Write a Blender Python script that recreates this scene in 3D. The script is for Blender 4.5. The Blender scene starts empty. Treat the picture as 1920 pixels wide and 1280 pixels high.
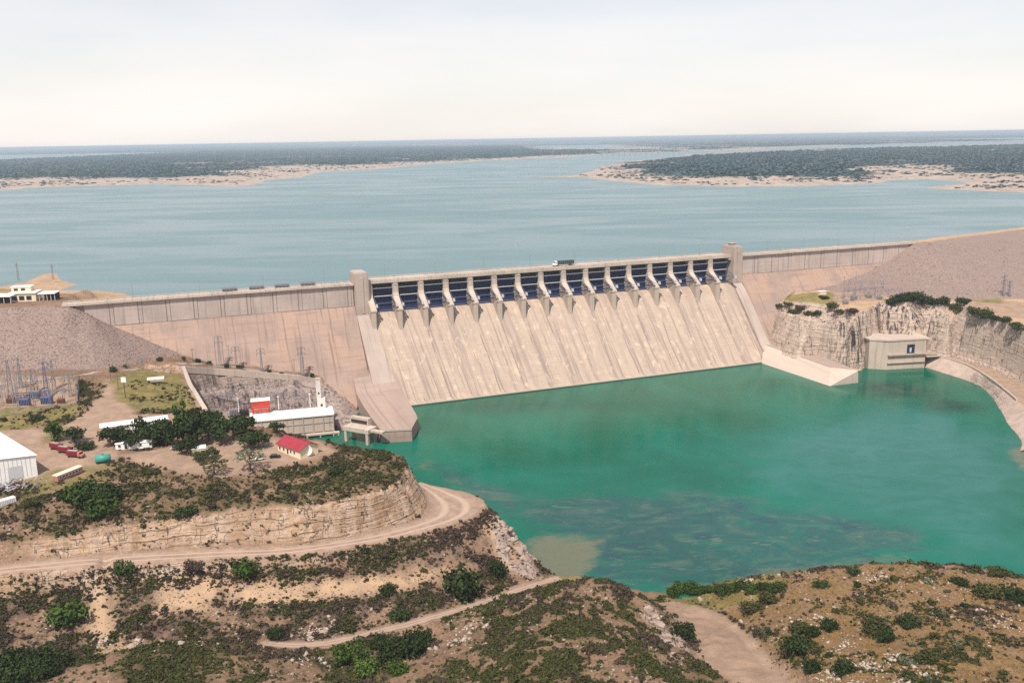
import bpy, bmesh, math, random
import numpy as np
from mathutils import Vector, Matrix
from mathutils.geometry import delaunay_2d_cdt

random.seed(7)
rng = np.random.default_rng(7)
scene = bpy.context.scene
COL = scene.collection
PI = math.pi

# ------------------------------------------------------------------ camera
FPX = 1700.0                      # focal length in pixels of the 1920 px wide photograph
CAM_H = 167.8                     # metres above the lower pool (z = 0)
PITCH = math.atan(379.44 / FPX)
ROLL = math.atan(33 / 1920.0)
CT, ST = math.cos(PITCH), math.sin(PITCH)
CR, SR = math.cos(ROLL), math.sin(ROLL)


def ray(px, py):
    ix, iy = px - 960.0, py - 640.0
    u = ix * CR - iy * SR
    v = ix * SR + iy * CR
    return u, FPX * CT - v * ST, -(FPX * ST + v * CT)


def P(px, py, z):
    """The point of the horizontal plane z that the survey photograph shows at (px, py)."""
    dx, dy, dz = ray(px, py)
    t = (z - CAM_H) / dz
    return Vector((dx * t, dy * t, z))


# ------------------------------------------------------------------ dam frame
PHI = 0.369
DX, DY = math.cos(PHI), math.sin(PHI)      # along the dam
NX, NY = math.sin(PHI), -math.cos(PHI)     # downstream
OX, OY = -95.08, 610.09
PITCHG = 18.1
CREST, WALLTOP, LAKE = 75.4, 74.2, 57.0
KF = 0.85                                  # downstream face, horizontal per vertical
ZPAN = 59.0                                # foot of the vertical upper wall


def D(s, o, z):
    return Vector((OX + DX * s + NX * o, OY + DY * s + NY * o, z))


def so(x, y):
    return (x - OX) * DX + (y - OY) * DY, (x - OX) * NX + (y - OY) * NY


def PF(px, py):
    """Where the line of sight meets the downstream face of the plain dam wall."""
    dx, dy, dz = ray(px, py)
    co, cc = dx * NX + dy * NY, -(OX * NX + OY * NY)      # o = cc + co * t
    t0 = -cc / co
    z0 = CAM_H + dz * t0
    if z0 > ZPAN:
        return Vector((dx * t0, dy * t0, z0))
    # cc + co t = (ZPAN - CAM_H - dz t) * KF
    t = ((ZPAN - CAM_H) * KF - cc) / (co + dz * KF)
    return Vector((dx * t, dy * t, CAM_H + dz * t))


# ------------------------------------------------------------------ scene helpers
def tag(o, label=None, cat=None, group=None, kind=None):
    if label: o['label'] = label
    if cat: o['category'] = cat
    if group: o['group'] = group
    if kind: o['kind'] = kind
    return o


def thing(name, label, cat, loc=(0, 0, 0), rz=0.0, group=None):
    o = bpy.data.objects.new(name, None)
    o.empty_display_size = 0.5
    COL.objects.link(o)
    o.location = loc
    o.rotation_euler = (0, 0, rz)
    return tag(o, label, cat, group)


def dup(root, loc, rz, label=None, group=None, scale=None):
    r = root.copy(); COL.objects.link(r)
    r.location = loc; r.rotation_euler = (0, 0, rz)
    if scale is not None: r.scale = scale if hasattr(scale, '__len__') else (scale,) * 3
    if label: r['label'] = label
    if group: r['group'] = group
    for ch in list(root.children):
        c = ch.copy(); COL.objects.link(c); c.parent = r
        for g in ch.children:
            d = g.copy(); COL.objects.link(d); d.parent = c
    return r


class MB:
    """Collects faces and links them as ONE mesh object."""
    def __init__(self):
        self.v, self.f, self.mi = [], [], []

    def add(self, vs, fs, mi=0):
        b = len(self.v)
        self.v += [tuple(p) for p in vs]
        self.f += [tuple(b + i for i in f) for f in fs]
        self.mi += [mi] * len(fs)
        return self

    def box(self, x0, x1, y0, y1, z0, z1, mi=0, T=None):
        vs = [Vector((x, y, z)) for z in (z0, z1) for y in (y0, y1) for x in (x0, x1)]
        if T: vs = [T(p) for p in vs]
        return self.add(vs, [(0, 2, 3, 1), (4, 5, 7, 6), (0, 1, 5, 4), (2, 6, 7, 3), (0, 4, 6, 2), (1, 3, 7, 5)], mi)

    def bar(self, a, b, w, h=None, mi=0):
        a, b = Vector(a), Vector(b); h = h or w
        d = (b - a).normalized()
        up = Vector((0, 0, 1)) if abs(d.z) < .95 else Vector((1, 0, 0))
        r = d.cross(up).normalized() * (w / 2); u = r.cross(d).normalized() * (h / 2)
        vs = [a - r - u, a + r - u, a + r + u, a - r + u, b - r - u, b + r - u, b + r + u, b - r + u]
        return self.add(vs, [(3, 2, 1, 0), (4, 5, 6, 7), (0, 1, 5, 4), (1, 2, 6, 5), (2, 3, 7, 6), (3, 0, 4, 7)], mi)

    def cyl(self, a, b, r0, r1=None, n=10, mi=0):
        a, b = Vector(a), Vector(b); r1 = r0 if r1 is None else r1
        d = (b - a).normalized()
        up = Vector((0, 0, 1)) if abs(d.z) < .95 else Vector((1, 0, 0))
        x = d.cross(up).normalized(); y = d.cross(x)
        vs = [a + (x * math.cos(2 * PI * k / n) + y * math.sin(2 * PI * k / n)) * r0 for k in range(n)]
        vs += [b + (x * math.cos(2 * PI * k / n) + y * math.sin(2 * PI * k / n)) * r1 for k in range(n)]
        fs = [(k, (k + 1) % n, n + (k + 1) % n, n + k) for k in range(n)]
        return self.add(vs, fs + [tuple(range(n - 1, -1, -1)), tuple(range(n, 2 * n))], mi)

    def prism(self, poly, z0, z1, mi=0, T=None):
        n = len(poly)
        vs = [Vector((p[0], p[1], z0)) for p in poly] + [Vector((p[0], p[1], z1)) for p in poly]
        if T: vs = [T(p) for p in vs]
        return self.add(vs, [(k, (k + 1) % n, n + (k + 1) % n, n + k) for k in range(n)]
                        + [tuple(range(n - 1, -1, -1)), tuple(range(n, 2 * n))], mi)

    def dome(self, c, rx, ry, rz, n=14, m=6, mi=0):
        vs, fs = [], []
        for j in range(m):
            a = j / m * PI / 2
            for k in range(n):
                t = 2 * PI * k / n
                vs.append((c[0] + rx * math.cos(a) * math.cos(t), c[1] + ry * math.cos(a) * math.sin(t), c[2] + rz * math.sin(a)))
        vs.append((c[0], c[1], c[2] + rz))
        for j in range(m - 1):
            for k in range(n):
                fs.append((j * n + k, j * n + (k + 1) % n, (j + 1) * n + (k + 1) % n, (j + 1) * n + k))
        for k in range(n):
            fs.append(((m - 1) * n + k, (m - 1) * n + (k + 1) % n, m * n))
        return self.add(vs, fs, mi)

    def build(self, name, mats, parent=None, smooth=False, bevel=0.0, loc=None, rz=None):
        me = bpy.data.meshes.new(name)
        me.from_pydata([tuple(p) for p in self.v], [], self.f)
        mats = mats if isinstance(mats, (list, tuple)) else [mats]
        for m in mats: me.materials.append(m)
        me.polygons.foreach_set('material_index', self.mi)
        bm = bmesh.new(); bm.from_mesh(me)
        bmesh.ops.recalc_face_normals(bm, faces=bm.faces)
        bm.to_mesh(me); bm.free()
        if smooth: me.polygons.foreach_set('use_smooth', [True] * len(me.polygons))
        o = bpy.data.objects.new(name, me); COL.objects.link(o)
        if parent: o.parent = parent
        if loc is not None: o.location = loc
        if rz is not None: o.rotation_euler = (0, 0, rz)
        if bevel:
            b = o.modifiers.new('bevel', 'BEVEL'); b.width = bevel; b.segments = 1; b.limit_method = 'ANGLE'
        return o


def np_mesh(name, V, Fa, mat, parent=None, smooth=False, attrs=None):
    """A mesh from numpy arrays: V (n,3), Fa (m,k) with k = 3 or 4; attrs: name -> (n,4) vertex colours."""
    me = bpy.data.meshes.new(name)
    V = np.asarray(V, np.float32); Fa = np.asarray(Fa, np.int32)
    k = Fa.shape[1]
    me.vertices.add(len(V)); me.vertices.foreach_set('co', V.ravel())
    me.loops.add(Fa.size); me.loops.foreach_set('vertex_index', Fa.ravel())
    me.polygons.add(len(Fa))
    me.polygons.foreach_set('loop_start', np.arange(0, Fa.size, k, dtype=np.int32))
    me.polygons.foreach_set('loop_total', np.full(len(Fa), k, np.int32))
    me.update(calc_edges=True)
    if smooth: me.polygons.foreach_set('use_smooth', np.ones(len(Fa), bool))
    for an, A in (attrs or {}).items():
        a = me.attributes.new(an, 'FLOAT_COLOR', 'POINT')
        a.data.foreach_set('color', np.asarray(A, np.float32).ravel())
    for m in (mat if isinstance(mat, (list, tuple)) else [mat]): me.materials.append(m)
    o = bpy.data.objects.new(name, me); COL.objects.link(o)
    if parent: o.parent = parent
    return o


# ------------------------------------------------------------------ numpy noise
def _hash(ix, iy, seed):
    h = (ix.astype(np.int64) * 374761393 + iy.astype(np.int64) * 668265263 + seed * 1442695041) & 0x7fffffff
    h = ((h ^ (h >> 13)) * 1274126177) & 0x7fffffff
    h = h ^ (h >> 16)
    return (h & 0xffff) / 65535.0


def vnoise(x, y, seed=0):
    ix, iy = np.floor(x), np.floor(y); fx, fy = x - ix, y - iy
    fx = fx * fx * (3 - 2 * fx); fy = fy * fy * (3 - 2 * fy)
    a, b = _hash(ix, iy, seed), _hash(ix + 1, iy, seed)
    c, d = _hash(ix, iy + 1, seed), _hash(ix + 1, iy + 1, seed)
    return (a * (1 - fx) + b * fx) * (1 - fy) + (c * (1 - fx) + d * fx) * fy


def fbm(x, y, scale, octv=4, seed=0, gain=.5):
    x, y = np.asarray(x, float) / scale, np.asarray(y, float) / scale
    s, a, t = 0, 1.0, 0
    for k in range(octv):
        s = s + a * vnoise(x, y, seed + 17 * k); t += a
        a *= gain; x, y = x * 2.03 + 5.2, y * 2.03 + 1.3
    return s / t                                   # 0..1, mean .5


def inpoly(x, y, poly):
    r = np.zeros(np.shape(x), bool); n = len(poly)
    for k in range(n):
        x0, y0 = poly[k][0], poly[k][1]; x1, y1 = poly[(k + 1) % n][0], poly[(k + 1) % n][1]
        c = ((y0 > y) != (y1 > y))
        with np.errstate(divide='ignore', invalid='ignore'):
            r ^= c & (x < (x1 - x0) * (y - y0) / (y1 - y0 + 1e-12) + x0)
    return r


def polydist(x, y, pl, closed=False):
    d = np.full(np.shape(x), 1e9); n = len(pl)
    for k in range(n if closed else n - 1):
        a, b = pl[k], pl[(k + 1) % n]
        ex, ey = b[0] - a[0], b[1] - a[1]; L = ex * ex + ey * ey + 1e-9
        t = np.clip(((x - a[0]) * ex + (y - a[1]) * ey) / L, 0, 1)
        d = np.minimum(d, np.hypot(x - a[0] - t * ex, y - a[1] - t * ey))
    return d


def blur(a, n=1):
    for _ in range(n):
        b = np.pad(a, 1, mode='edge')
        a = (b[1:-1, 1:-1] * 4 + b[:-2, 1:-1] * 2 + b[2:, 1:-1] * 2 + b[1:-1, :-2] * 2 + b[1:-1, 2:] * 2
             + b[:-2, :-2] + b[2:, :-2] + b[:-2, 2:] + b[2:, 2:]) / 16.0
    return a


def sstep(a, b, x):
    t = np.clip((x - a) / (b - a), 0, 1)
    return t * t * (3 - 2 * t)
# ------------------------------------------------------------------ terrain control lines
def L(*pts):            # survey marks (px, py, z)
    return [P(*p) for p in pts]


def resample(pl, step):
    out = [pl[0]]
    for a, b in zip(pl[:-1], pl[1:]):
        n = max(1, int((b - a).length / step))
        out += [a.lerp(b, k / n) for k in range(1, n + 1)]
    return out


def smooth_line(pl, it=2):
    for _ in range(it):
        q = [pl[0]]
        for a, b in zip(pl[:-1], pl[1:]):
            q += [a.lerp(b, .25), a.lerp(b, .75)]
        pl = q + [pl[-1]]
    return pl


W3 = Vector
road_foot = smooth_line(L((-80, 1068, 26.5), (0, 1061, 26), (190, 1040, 24.5), (400, 1030, 22.8), (500, 1029, 22), (594, 1019, 21.3),
              (687, 1003, 20.6), (750, 987, 20), (790, 972, 20), (803, 950, 20), (794, 928, 20), (781, 908, 20)), 1)
road_outer = smooth_line(L((-80, 1088, 26.3), (0, 1078, 25.8), (219, 1060, 24), (375, 1051, 22.8), (500, 1045, 21.8), (594, 1038, 21),
               (656, 1026, 20.4), (750, 1011, 19.8), (844, 984, 19.6), (897, 969, 19.5), (916, 950, 19.5), (903, 931, 19.6),
               (844, 916, 19.8), (790, 904, 20)), 1)
cliff_top = L((-80, 1018, 32.5), (0, 1014, 32.3), (94, 1006, 32.3), (219, 989, 33), (265, 976, 33.8), (312, 969, 34), (375, 964, 34.3),
              (453, 950, 34.6), (594, 942, 35), (656, 934, 35.2), (719, 919, 35.4), (750, 897, 36), (765, 875, 36), (758, 862, 36.5))
plat_edge = L((-80, 952, 39), (0, 945, 39), (60, 935, 39.5), (140, 925, 40), (200, 905, 40.3), (260, 880, 41), (344, 890, 40.5), (422, 901, 40.2),
              (470, 890, 40.4), (540, 876, 40.6), (594, 862, 41), (632, 848, 41))
cape_rim = L((650, 834, 41), (690, 838, 40), (720, 844, 39), (745, 853, 38), (758, 862, 36.5))
lines = []                     # (line, sampling step)
lines += [(road_foot, 2.0), (road_outer, 2.0), (cliff_top, 2.0), (plat_edge, 4), (cape_rim, 3)]
# the ground falls to the tail water behind the cape
lines.append(([p + W3((10, 24, -p.z - 4)) for p in cape_rim], 4))
lines.append(([p + W3((9, 10, -p.z - 5)) for p in road_outer[-6:]], 3))
lines.append((L((640, 833, 40), (600, 822, 40.5), (520, 806, 41), (430, 790, 42), (385, 770, 42)), 4))      # rim over the power house
lines.append(([p + W3((3, 22, -p.z - 4)) for p in L((640, 833, 40), (600, 822, 40.5), (520, 806, 41))], 4))
# plateau
plat = L((-80, 800, 44), (0, 800, 44), (100, 800, 44), (-80, 870, 42.5), (30, 880, 42.5), (120, 890, 42), (200, 850, 43), (300, 840, 43), (400, 830, 42.3), (500, 830, 42),
         (560, 840, 41.6), (600, 838, 41.4), (300, 870, 42.6), (0, 760, 44.8), (150, 765, 44.6), (200, 740, 44.8), (230, 712, 45), (300, 720, 43.5), (330, 740, 42.8),
         (300, 770, 43), (370, 800, 42.5), (440, 812, 42.2), (-80, 720, 45.2))
toe = L((-120, 700, 46), (0, 697, 46), (150, 695, 45.6), (210, 688, 45)) + [PF(340, 664)]
lines.append((toe, 4))
# embankment crest, its lake side and the filled yard beyond
ec = [W3((-470, 518, 74)), P(0, 577, 74), P(60, 574.5, 74), PF(130, 572)]
lines.append((ec, 5))
lines.append(([ec[-1] + W3((NX * -14, NY * -14, 0)), W3((-300, 566, 74)), W3((-470, 560, 74))], 5))
lines.append(([W3((-288, 590, 73.5)), W3((-330, 600, 73.5)), W3((-470, 610, 74))], 6))
contact = [PF(*q) for q in ((130, 572), (160, 585), (200, 607), (270, 635), (340, 662), (400, 680), (480, 686), (560, 698), (600, 706), (640, 735), (675, 768))]
lines.append((contact, 3))
lines.append(([p + W3((NX * -6, NY * -6, -1.0)) for p in contact], 3))
lines.append(([D(s, -11, 44) for s in (-170, -140, -100, -60, -12)], 6))
lines.append(([D(s, -40, 44) for s in (-150, -100, -60, -12)], 8))
# pit of the power house
pit_left = L((343, 689, 40), (356, 722, 41), (385, 770, 42))
pit_back = L((343, 689, 40), (400, 693, 34.5), (480, 699, 29), (560, 706, 23.5), (598, 713, 19))
lines.append((pit_left, 2)); lines.append((pit_back, 2))
lines.append(([p + W3((3.5, -1.5, 10 - p.z)) for p in pit_left], 2))
lines.append(([p + W3((NX * 2.2, NY * 2.2, (10 - p.z) * .48)) for p in pit_back], 2)); lines.append(([p + W3((NX * 7, NY * 7, (10 - p.z) * .52)) for p in pit_back], 2)); lines.append(([p + W3((NX * 9.5, NY * 9.5, 9.5 - p.z)) for p in pit_back], 2))
lines.append((L((420, 765, 10), (470, 768, 9), (600, 760, 6)), 4))
tail = L((618, 772, 4), (628, 797, 2.5), (655, 800, 1.8), (676, 801, 1.6), (700, 806, 1.2))
lines.append((tail, 2))
lines.append(([p + W3((1, -5, -5 - p.z)) for p in tail], 3)); lines.append((L((622, 748, 9), (648, 770, 5.5), (672, 788, 3)), 3))
# slope below the road
lines.append((L((-80, 1120, 20.5), (0, 1110, 20), (200, 1090, 18.5), (400, 1078, 18), (520, 1070, 17.6), (640, 1052, 17), (760, 1034, 16.5), (850, 1012, 16), (905, 992, 16)), 4))
lines.append((L((-80, 1180, 14.5), (0, 1170, 14), (200, 1150, 13), (400, 1135, 12.5), (560, 1120, 12), (700, 1090, 11), (830, 1062, 10), (910, 1040, 9.5)), 4))
bluff = L((916, 950, 19.5), (938, 966, 18.5), (958, 985, 15.5), (984, 1020, 9), (1001, 1055, 3.5), (1012, 1086, 1.6))
lines.append((bluff, 2)); lines.append(([p + W3((6, 5.5, -p.z - 4)) for p in bluff[:-1]], 3))
trail = smooth_line(L((1050, 1086, 1.3), (1010, 1098, 2.0), (900, 1136, 4.5), (800, 1165, 6.0), (700, 1190, 7.2), (640, 1206, 7.8), (560, 1216, 8.4), (500, 1212, 9.2)), 1)
lines.append((trail, 3)); lines.append(([p + W3((-1.5, 4, .15)) for p in trail], 3))
lines.append((L((500, 1206, 9.5), (330, 1214, 9.5), (150, 1228, 10), (0, 1240, 10.5), (-80, 1245, 11)), 4))
# left foreground hill
lh = L((-80, 1262, 19), (0, 1252, 18.5), (120, 1238, 18.6), (210, 1224, 18.5), (330, 1207, 18.5), (440, 1203, 17.5), (520, 1222, 14.5), (600, 1252, 12))
lines.append((lh, 3)); lines.append(([p + W3((0, -22, 3.0)) for p in lh[:-2]], 5))
lines.append(([p + W3((0, -60, 6.5)) for p in lh[:-2]], 8))
# gully with the green bushes
lines.append((L((640, 1250, 9.5), (700, 1228, 8.5), (770, 1212, 7.6), (830, 1180, 6.4)), 4))
lines.append(([W3((-40, 222, 12.5)), W3((-36, 205, 14)), W3((-35, 170, 18))], 5))
# middle hill
lines.append((L((830, 1205, 10.5), (870, 1168, 11.5), (940, 1138, 12.5), (1000, 1112, 14.5), (1050, 1092, 18), (1110, 1082, 20.5), (1160, 1092, 20), (1205, 1122, 17.5), (1240, 1150, 14.5)), 3))
lines.append(([p + W3((2, 13, -p.z + 2.2)) for p in L((1020, 1104, 16), (1060, 1092, 18), (1110, 1082, 20.5), (1160, 1092, 20), (1205, 1122, 17.5))], 4))
lines.append((L((1225, 1135, 4), (1262, 1160, 6), (1292, 1192, 7.5), (1310, 1240, 9.5), (1385, 1290, 12)), 3))
lines.append((L((1200, 1128, 17), (1235, 1158, 14), (1262, 1195, 13), (1278, 1232, 13.5), (1320, 1290, 16)), 3))
lines.append((L((880, 1230, 14), (980, 1180, 18), (1080, 1150, 22), (1150, 1170, 21.5)), 4))
lines.append((L((760, 1290, 15), (900, 1285, 21), (1050, 1270, 25), (1180, 1275, 23)), 4))
lines.append(([W3((-20, 165, 22)), W3((0, 160, 27)), W3((30, 160, 29)), W3((48, 165, 26))], 6))
# flat of the track and the right hill
lines.append((L((1235, 1116, .9), (1290, 1122, 1.8), (1330, 1140, 4), (1400, 1190, 7.2), (1450, 1240, 10), (1500, 1290, 13)), 3))
lines.append((L((1250, 1140, 3.2), (1320, 1170, 6), (1380, 1220, 8.6), (1440, 1290, 12.4)), 4))
shore_r = L((1235, 1112, .4), (1270, 1106, .4), (1330, 1098, .4))
lines.append((shore_r, 3)); lines.append(([p + W3((1, 7, -p.z - 4)) for p in shore_r], 4))
rh = L((1345, 1092, 3), (1400, 1082, 7), (1450, 1077, 10), (1500, 1069, 12.5), (1560, 1060, 14.5), (1610, 1054, 15.5), (1700, 1051, 16), (1800, 1060, 15.5), (1870, 1068, 15), (1920, 1082, 15), (1990, 1095, 15))
lines.append((rh, 3)); lines.append(([p + W3((2, 5 + p.z * .9, -p.z - 4)) for p in rh], 4))
lines.append((L((1390, 1135, 7.5), (1450, 1190, 11), (1500, 1240, 14.5), (1540, 1290, 17)), 4))
lines.append((L((1500, 1150, 13), (1650, 1140, 17), (1800, 1150, 18), (1950, 1170, 18)), 5))
lines.append((L((1600, 1240, 19), (1750, 1230, 21.5), (1950, 1250, 22)), 5))
lines.append((L((1600, 1310, 22), (1800, 1310, 25), (2000, 1310, 26)), 6))
lines.append(([W3((56, 165, 19)), W3((75, 160, 24)), W3((130, 160, 30)), W3((190, 165, 32))], 6))
far = [W3((-470, 250, 32)), W3((-470, 330, 44)), W3((-470, 450, 45)), W3((-320, 150, 30)), W3((-60, 130, 28)), W3((0, 130, 34)), W3((100, 130, 30)), W3((330, 150, 34)),
       W3((330, 250, 20)), W3((-470, 640, 74)), W3((40, 420, -6)), W3((-20, 480, -6)), W3((150, 420, -6)), W3((330, 420, -6)), W3((60, 340, -5)), W3((60, 520, -6)), W3((20, 640, -6)), W3((330, 330, -6)), W3((330, 640, -6)), W3((-40, 560, -6)),
       W3((-60, 640, 44)), W3((-200, 640, 44))]
lines.append(([D(s, 56, -6) for s in (4, 100, 200, 290)], 8)); lines.append(([D(s, 20, -6) for s in (4, 100, 200, 290)], 8)); lines.append(([D(s, 46, -6) for s in (-16, 4)], 4)); lines.append(([D(s, 66, -6) for s in (-24, -8)], 4))
free_pts = plat + far


def tin(lines, free):
    pts = [p for pl, st in lines for p in resample(pl, st)] + list(free)
    seen, out = set(), []
    for p in pts:
        k = (round(p.x * 1.2), round(p.y * 1.2))
        if k not in seen: seen.add(k); out.append(p)
    v2 = [Vector((p.x, p.y)) for p in out]
    ov, oe, of, ovs, _, _ = delaunay_2d_cdt(v2, [], [], 0, 1e-4)
    Z = [out[o[0]].z if o else 0 for o in ovs]
    return np.array([(v.x, v.y, z) for v, z in zip(ov, Z)]), of


def raster(V, F, xs, ys):
    Z = np.full((len(ys), len(xs)), -7.0); dx = xs[1] - xs[0]; dy = ys[1] - ys[0]
    for f in F:
        a, b, c = V[f[0]], V[f[1]], V[f[2]]
        i0 = max(0, int(math.floor((min(a[0], b[0], c[0]) - xs[0]) / dx))); i1 = min(len(xs), int((max(a[0], b[0], c[0]) - xs[0]) / dx) + 2)
        j0 = max(0, int(math.floor((min(a[1], b[1], c[1]) - ys[0]) / dy))); j1 = min(len(ys), int((max(a[1], b[1], c[1]) - ys[0]) / dy) + 2)
        if i1 <= i0 or j1 <= j0: continue
        X, Y = np.meshgrid(xs[i0:i1], ys[j0:j1])
        den = (b[1] - c[1]) * (a[0] - c[0]) + (c[0] - b[0]) * (a[1] - c[1])
        if abs(den) < 1e-9: continue
        l0 = ((b[1] - c[1]) * (X - c[0]) + (c[0] - b[0]) * (Y - c[1])) / den
        l1 = ((c[1] - a[1]) * (X - c[0]) + (a[0] - c[0]) * (Y - c[1])) / den
        l2 = 1 - l0 - l1
        m = (l0 > -1e-6) & (l1 > -1e-6) & (l2 > -1e-6)
        Z[j0:j1, i0:i1][m] = (l0 * a[2] + l1 * b[2] + l2 * c[2])[m]
    return Z


class Field:
    def __init__(s, xs, ys, Z): s.xs, s.ys, s.Z = xs, ys, Z
    def inside(s, x, y): return (x > s.xs[0]) & (x < s.xs[-2]) & (y > s.ys[0]) & (y < s.ys[-2])
    def at(s, x, y, A=None):
        A = s.Z if A is None else A
        fx = np.clip((np.asarray(x) - s.xs[0]) / (s.xs[1] - s.xs[0]), 0, len(s.xs) - 1.001); fy = np.clip((np.asarray(y) - s.ys[0]) / (s.ys[1] - s.ys[0]), 0, len(s.ys) - 1.001)
        i, j = fx.astype(int), fy.astype(int); u, v = fx - i, fy - j
        return (A[j, i] * (1 - u) + A[j, i + 1] * u) * (1 - v) + (A[j + 1, i] * (1 - u) + A[j + 1, i + 1] * u) * v


# ---- left bank and the foreground hills
GX, GY = np.arange(-470, 331, 1.0), np.arange(128, 641, 1.0)
TV, TF = tin(lines, free_pts)
Z0 = raster(TV, TF, GX, GY)
XX, YY = np.meshgrid(GX, GY)
Zs = blur(Z0, 1)
gy, gx = np.gradient(Zs); slope = np.hypot(gx, gy)


def poly3(*pts): return [(p.x, p.y) for p in L(*pts)]


road_poly = [(p.x, p.y) for p in road_foot] + [(p.x, p.y) for p in reversed(road_outer)]
on_road = inpoly(XX, YY, road_poly)
d_trail = polydist(XX, YY, [(p.x, p.y + 1.5) for p in trail])
track_r = [(p.x, p.y) for p in L((1248, 1122, 1.5), (1300, 1132, 3.2), (1350, 1156, 5.0), (1400, 1200, 7.6), (1440, 1250, 10), (1475, 1300, 13))]
d_track = polydist(XX, YY, track_r)
flat_poly = poly3((1228, 1128, 3), (1262, 1158, 6), (1290, 1190, 7.5), (1312, 1240, 9.5), (1400, 1310, 12), (1520, 1310, 13.5), (1450, 1235, 10), (1400, 1188, 7.2), (1335, 1142, 4), (1280, 1122, 1.8))
bare_plat = poly3((205, 850, 43), (330, 836, 43), (420, 818, 42), (500, 822, 42), (600, 826, 41.5), (625, 846, 41), (560, 866, 41), (470, 888, 40.8), (420, 897, 40.5), (345, 886, 41), (262, 868, 42))
bare_yard = poly3((-60, 800, 44), (90, 802, 44), (135, 790, 44.3), (185, 745, 44.8), (200, 712, 45), (250, 702, 45), (232, 735, 44.5), (255, 775, 44), (330, 775, 43), (330, 800, 43), (200, 830, 43.3), (230, 850, 43), (160, 890, 42), (70, 905, 42), (-60, 900, 42))
yard_sw = poly3((-80, 700, 45.6), (140, 712, 45.4), (150, 762, 44.7), (-80, 785, 44.5))
grass1 = poly3((205, 715, 45), (250, 690, 45), (335, 690, 43), (352, 725, 42), (372, 768, 42), (260, 770, 43.6), (215, 745, 44.5))
grass2 = poly3((-60, 775, 44.5), (150, 757, 44.7), (160, 770, 44.5), (60, 800, 44.2), (-60, 812, 44))
grass3 = poly3((90, 795, 44), (125, 800, 44), (120, 830, 43.4), (85, 830, 43.4))
grass4 = poly3((0, 915, 41), (110, 880, 42), (220, 868, 42), (200, 905, 40.5), (60, 935, 39.6))
grass_mid = poly3((1000, 1092, 2), (1070, 1078, 1), (1100, 1082, 1), (1010, 1112, 4))
grass_sh = poly3((1225, 1112, 1), (1420, 1075, 8), (1480, 1072, 11), (1440, 1130, 9), (1330, 1140, 4))
emb_poly = [(p.x, p.y) for p in toe] + [(p.x, p.y) for p in reversed(contact[:5])] + [(p.x, p.y) for p in reversed(ec)] + [(-470, 480)]
orange_poly = poly3((1330, 1120, 4), (1480, 1085, 11), (1700, 1060, 16), (1990, 1100, 15), (2000, 1320, 26), (1520, 1320, 15), (1420, 1200, 8))


def soft(mask, n=2): return blur(mask.astype(float), n)


wob = (fbm(XX, YY, 9, 3, 5) - .5) * 7                       # wandering edges
def softp(poly, edge=3.0):
    m = inpoly(XX, YY, poly); d = polydist(XX, YY, poly, True)
    return sstep(-edge, edge, np.where(m, d, -d) + wob * .5)


road_m = soft(on_road, 1)
z_bare = np.maximum.reduce([road_m, sstep(3.4, 1.6, d_trail + wob * .15), sstep(2.6, 1.2, d_track + wob * .15), softp(flat_poly, 2) * .8, softp(bare_plat, 3), softp(bare_yard, 2.5), softp(yard_sw, 2) * .9])
z_grass = np.maximum.reduce([softp(grass1), softp(grass2), softp(grass3), softp(grass4) * .8, softp(grass_mid, 2), softp(grass_sh, 2)]) * (1 - road_m)
z_fill = softp(emb_poly, 1.2)
z_orange = softp(orange_poly, 4)
steep = sstep(.75, 1.5, blur(slope, 1))
crag = np.maximum(softp(poly3((912, 968, 18.5), (940, 958, 18), (995, 1030, 8), (1010, 1088, 1.5), (968, 1078, 4), (935, 1010, 14)), 2), softp(poly3((1205, 1122, 17), (1245, 1148, 13), (1290, 1198, 8), (1300, 1250, 10), (1262, 1240, 14), (1235, 1185, 15), (1205, 1148, 18)), 2)) * sstep(.36, .5, fbm(XX, YY, 6, 3, 151))
steep = np.maximum(steep, crag)
pit_zone = soft(inpoly(XX, YY, [(p.x, p.y) for p in pit_left] + [(P(500, 800, 10).x, P(500, 800, 10).y), P(700, 806, 1).xy[:], P(690, 780, 4).xy[:], (-100, 556), (-116, 562)] + [(p.x, p.y) for p in reversed(pit_back)]), 3)
noisy = (1 - road_m) * (1 - .85 * softp(bare_yard, 2)) * (1 - .7 * softp(bare_plat, 3)) * (1 - z_fill * .8) * (1 - .8 * sstep(3.5, 1.5, np.minimum(d_trail, d_track)))
noisy = blur(noisy, 1) * np.where(so(XX, YY)[1] < 3, 0.1, 1)
# strata: the cut cliffs step back in ledges
Zn = Zs + noisy * ((fbm(XX, YY, 22, 4, 1) - .5) * 4.2 * (1 - steep * .6) + (fbm(XX, YY, 3.2, 3, 9) - .5) * 1.5)
Zn += steep * noisy * ((vnoise(XX * .0 + Zs * .55, XX * .06 + YY * .06, 4) - .5) * 2.0 + (fbm(XX, YY, 2.2, 2, 31) - .5) * 2.2)
Zn += steep * noisy * .40 * np.sin(Zs * 6.283 / 2.7 + 2.5 * fbm(XX, YY, 40, 2, 5))
rubble = noisy * (1 - steep) * sstep(.6, .8, fbm(XX, YY, 14, 3, 77))
Zn += rubble * (vnoise(XX * .7, YY * .7, 88) ** 2) * 1.6
Zn = np.where(Zs < -2.0, Zs, Zn)
Z = Zn
land = Field(GX, GY, Z)
scrub = np.clip(1 - z_bare * 1.3, 0, 1) * (1 - z_fill) * (1 - .9 * steep) * (Z > .8)


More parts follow.
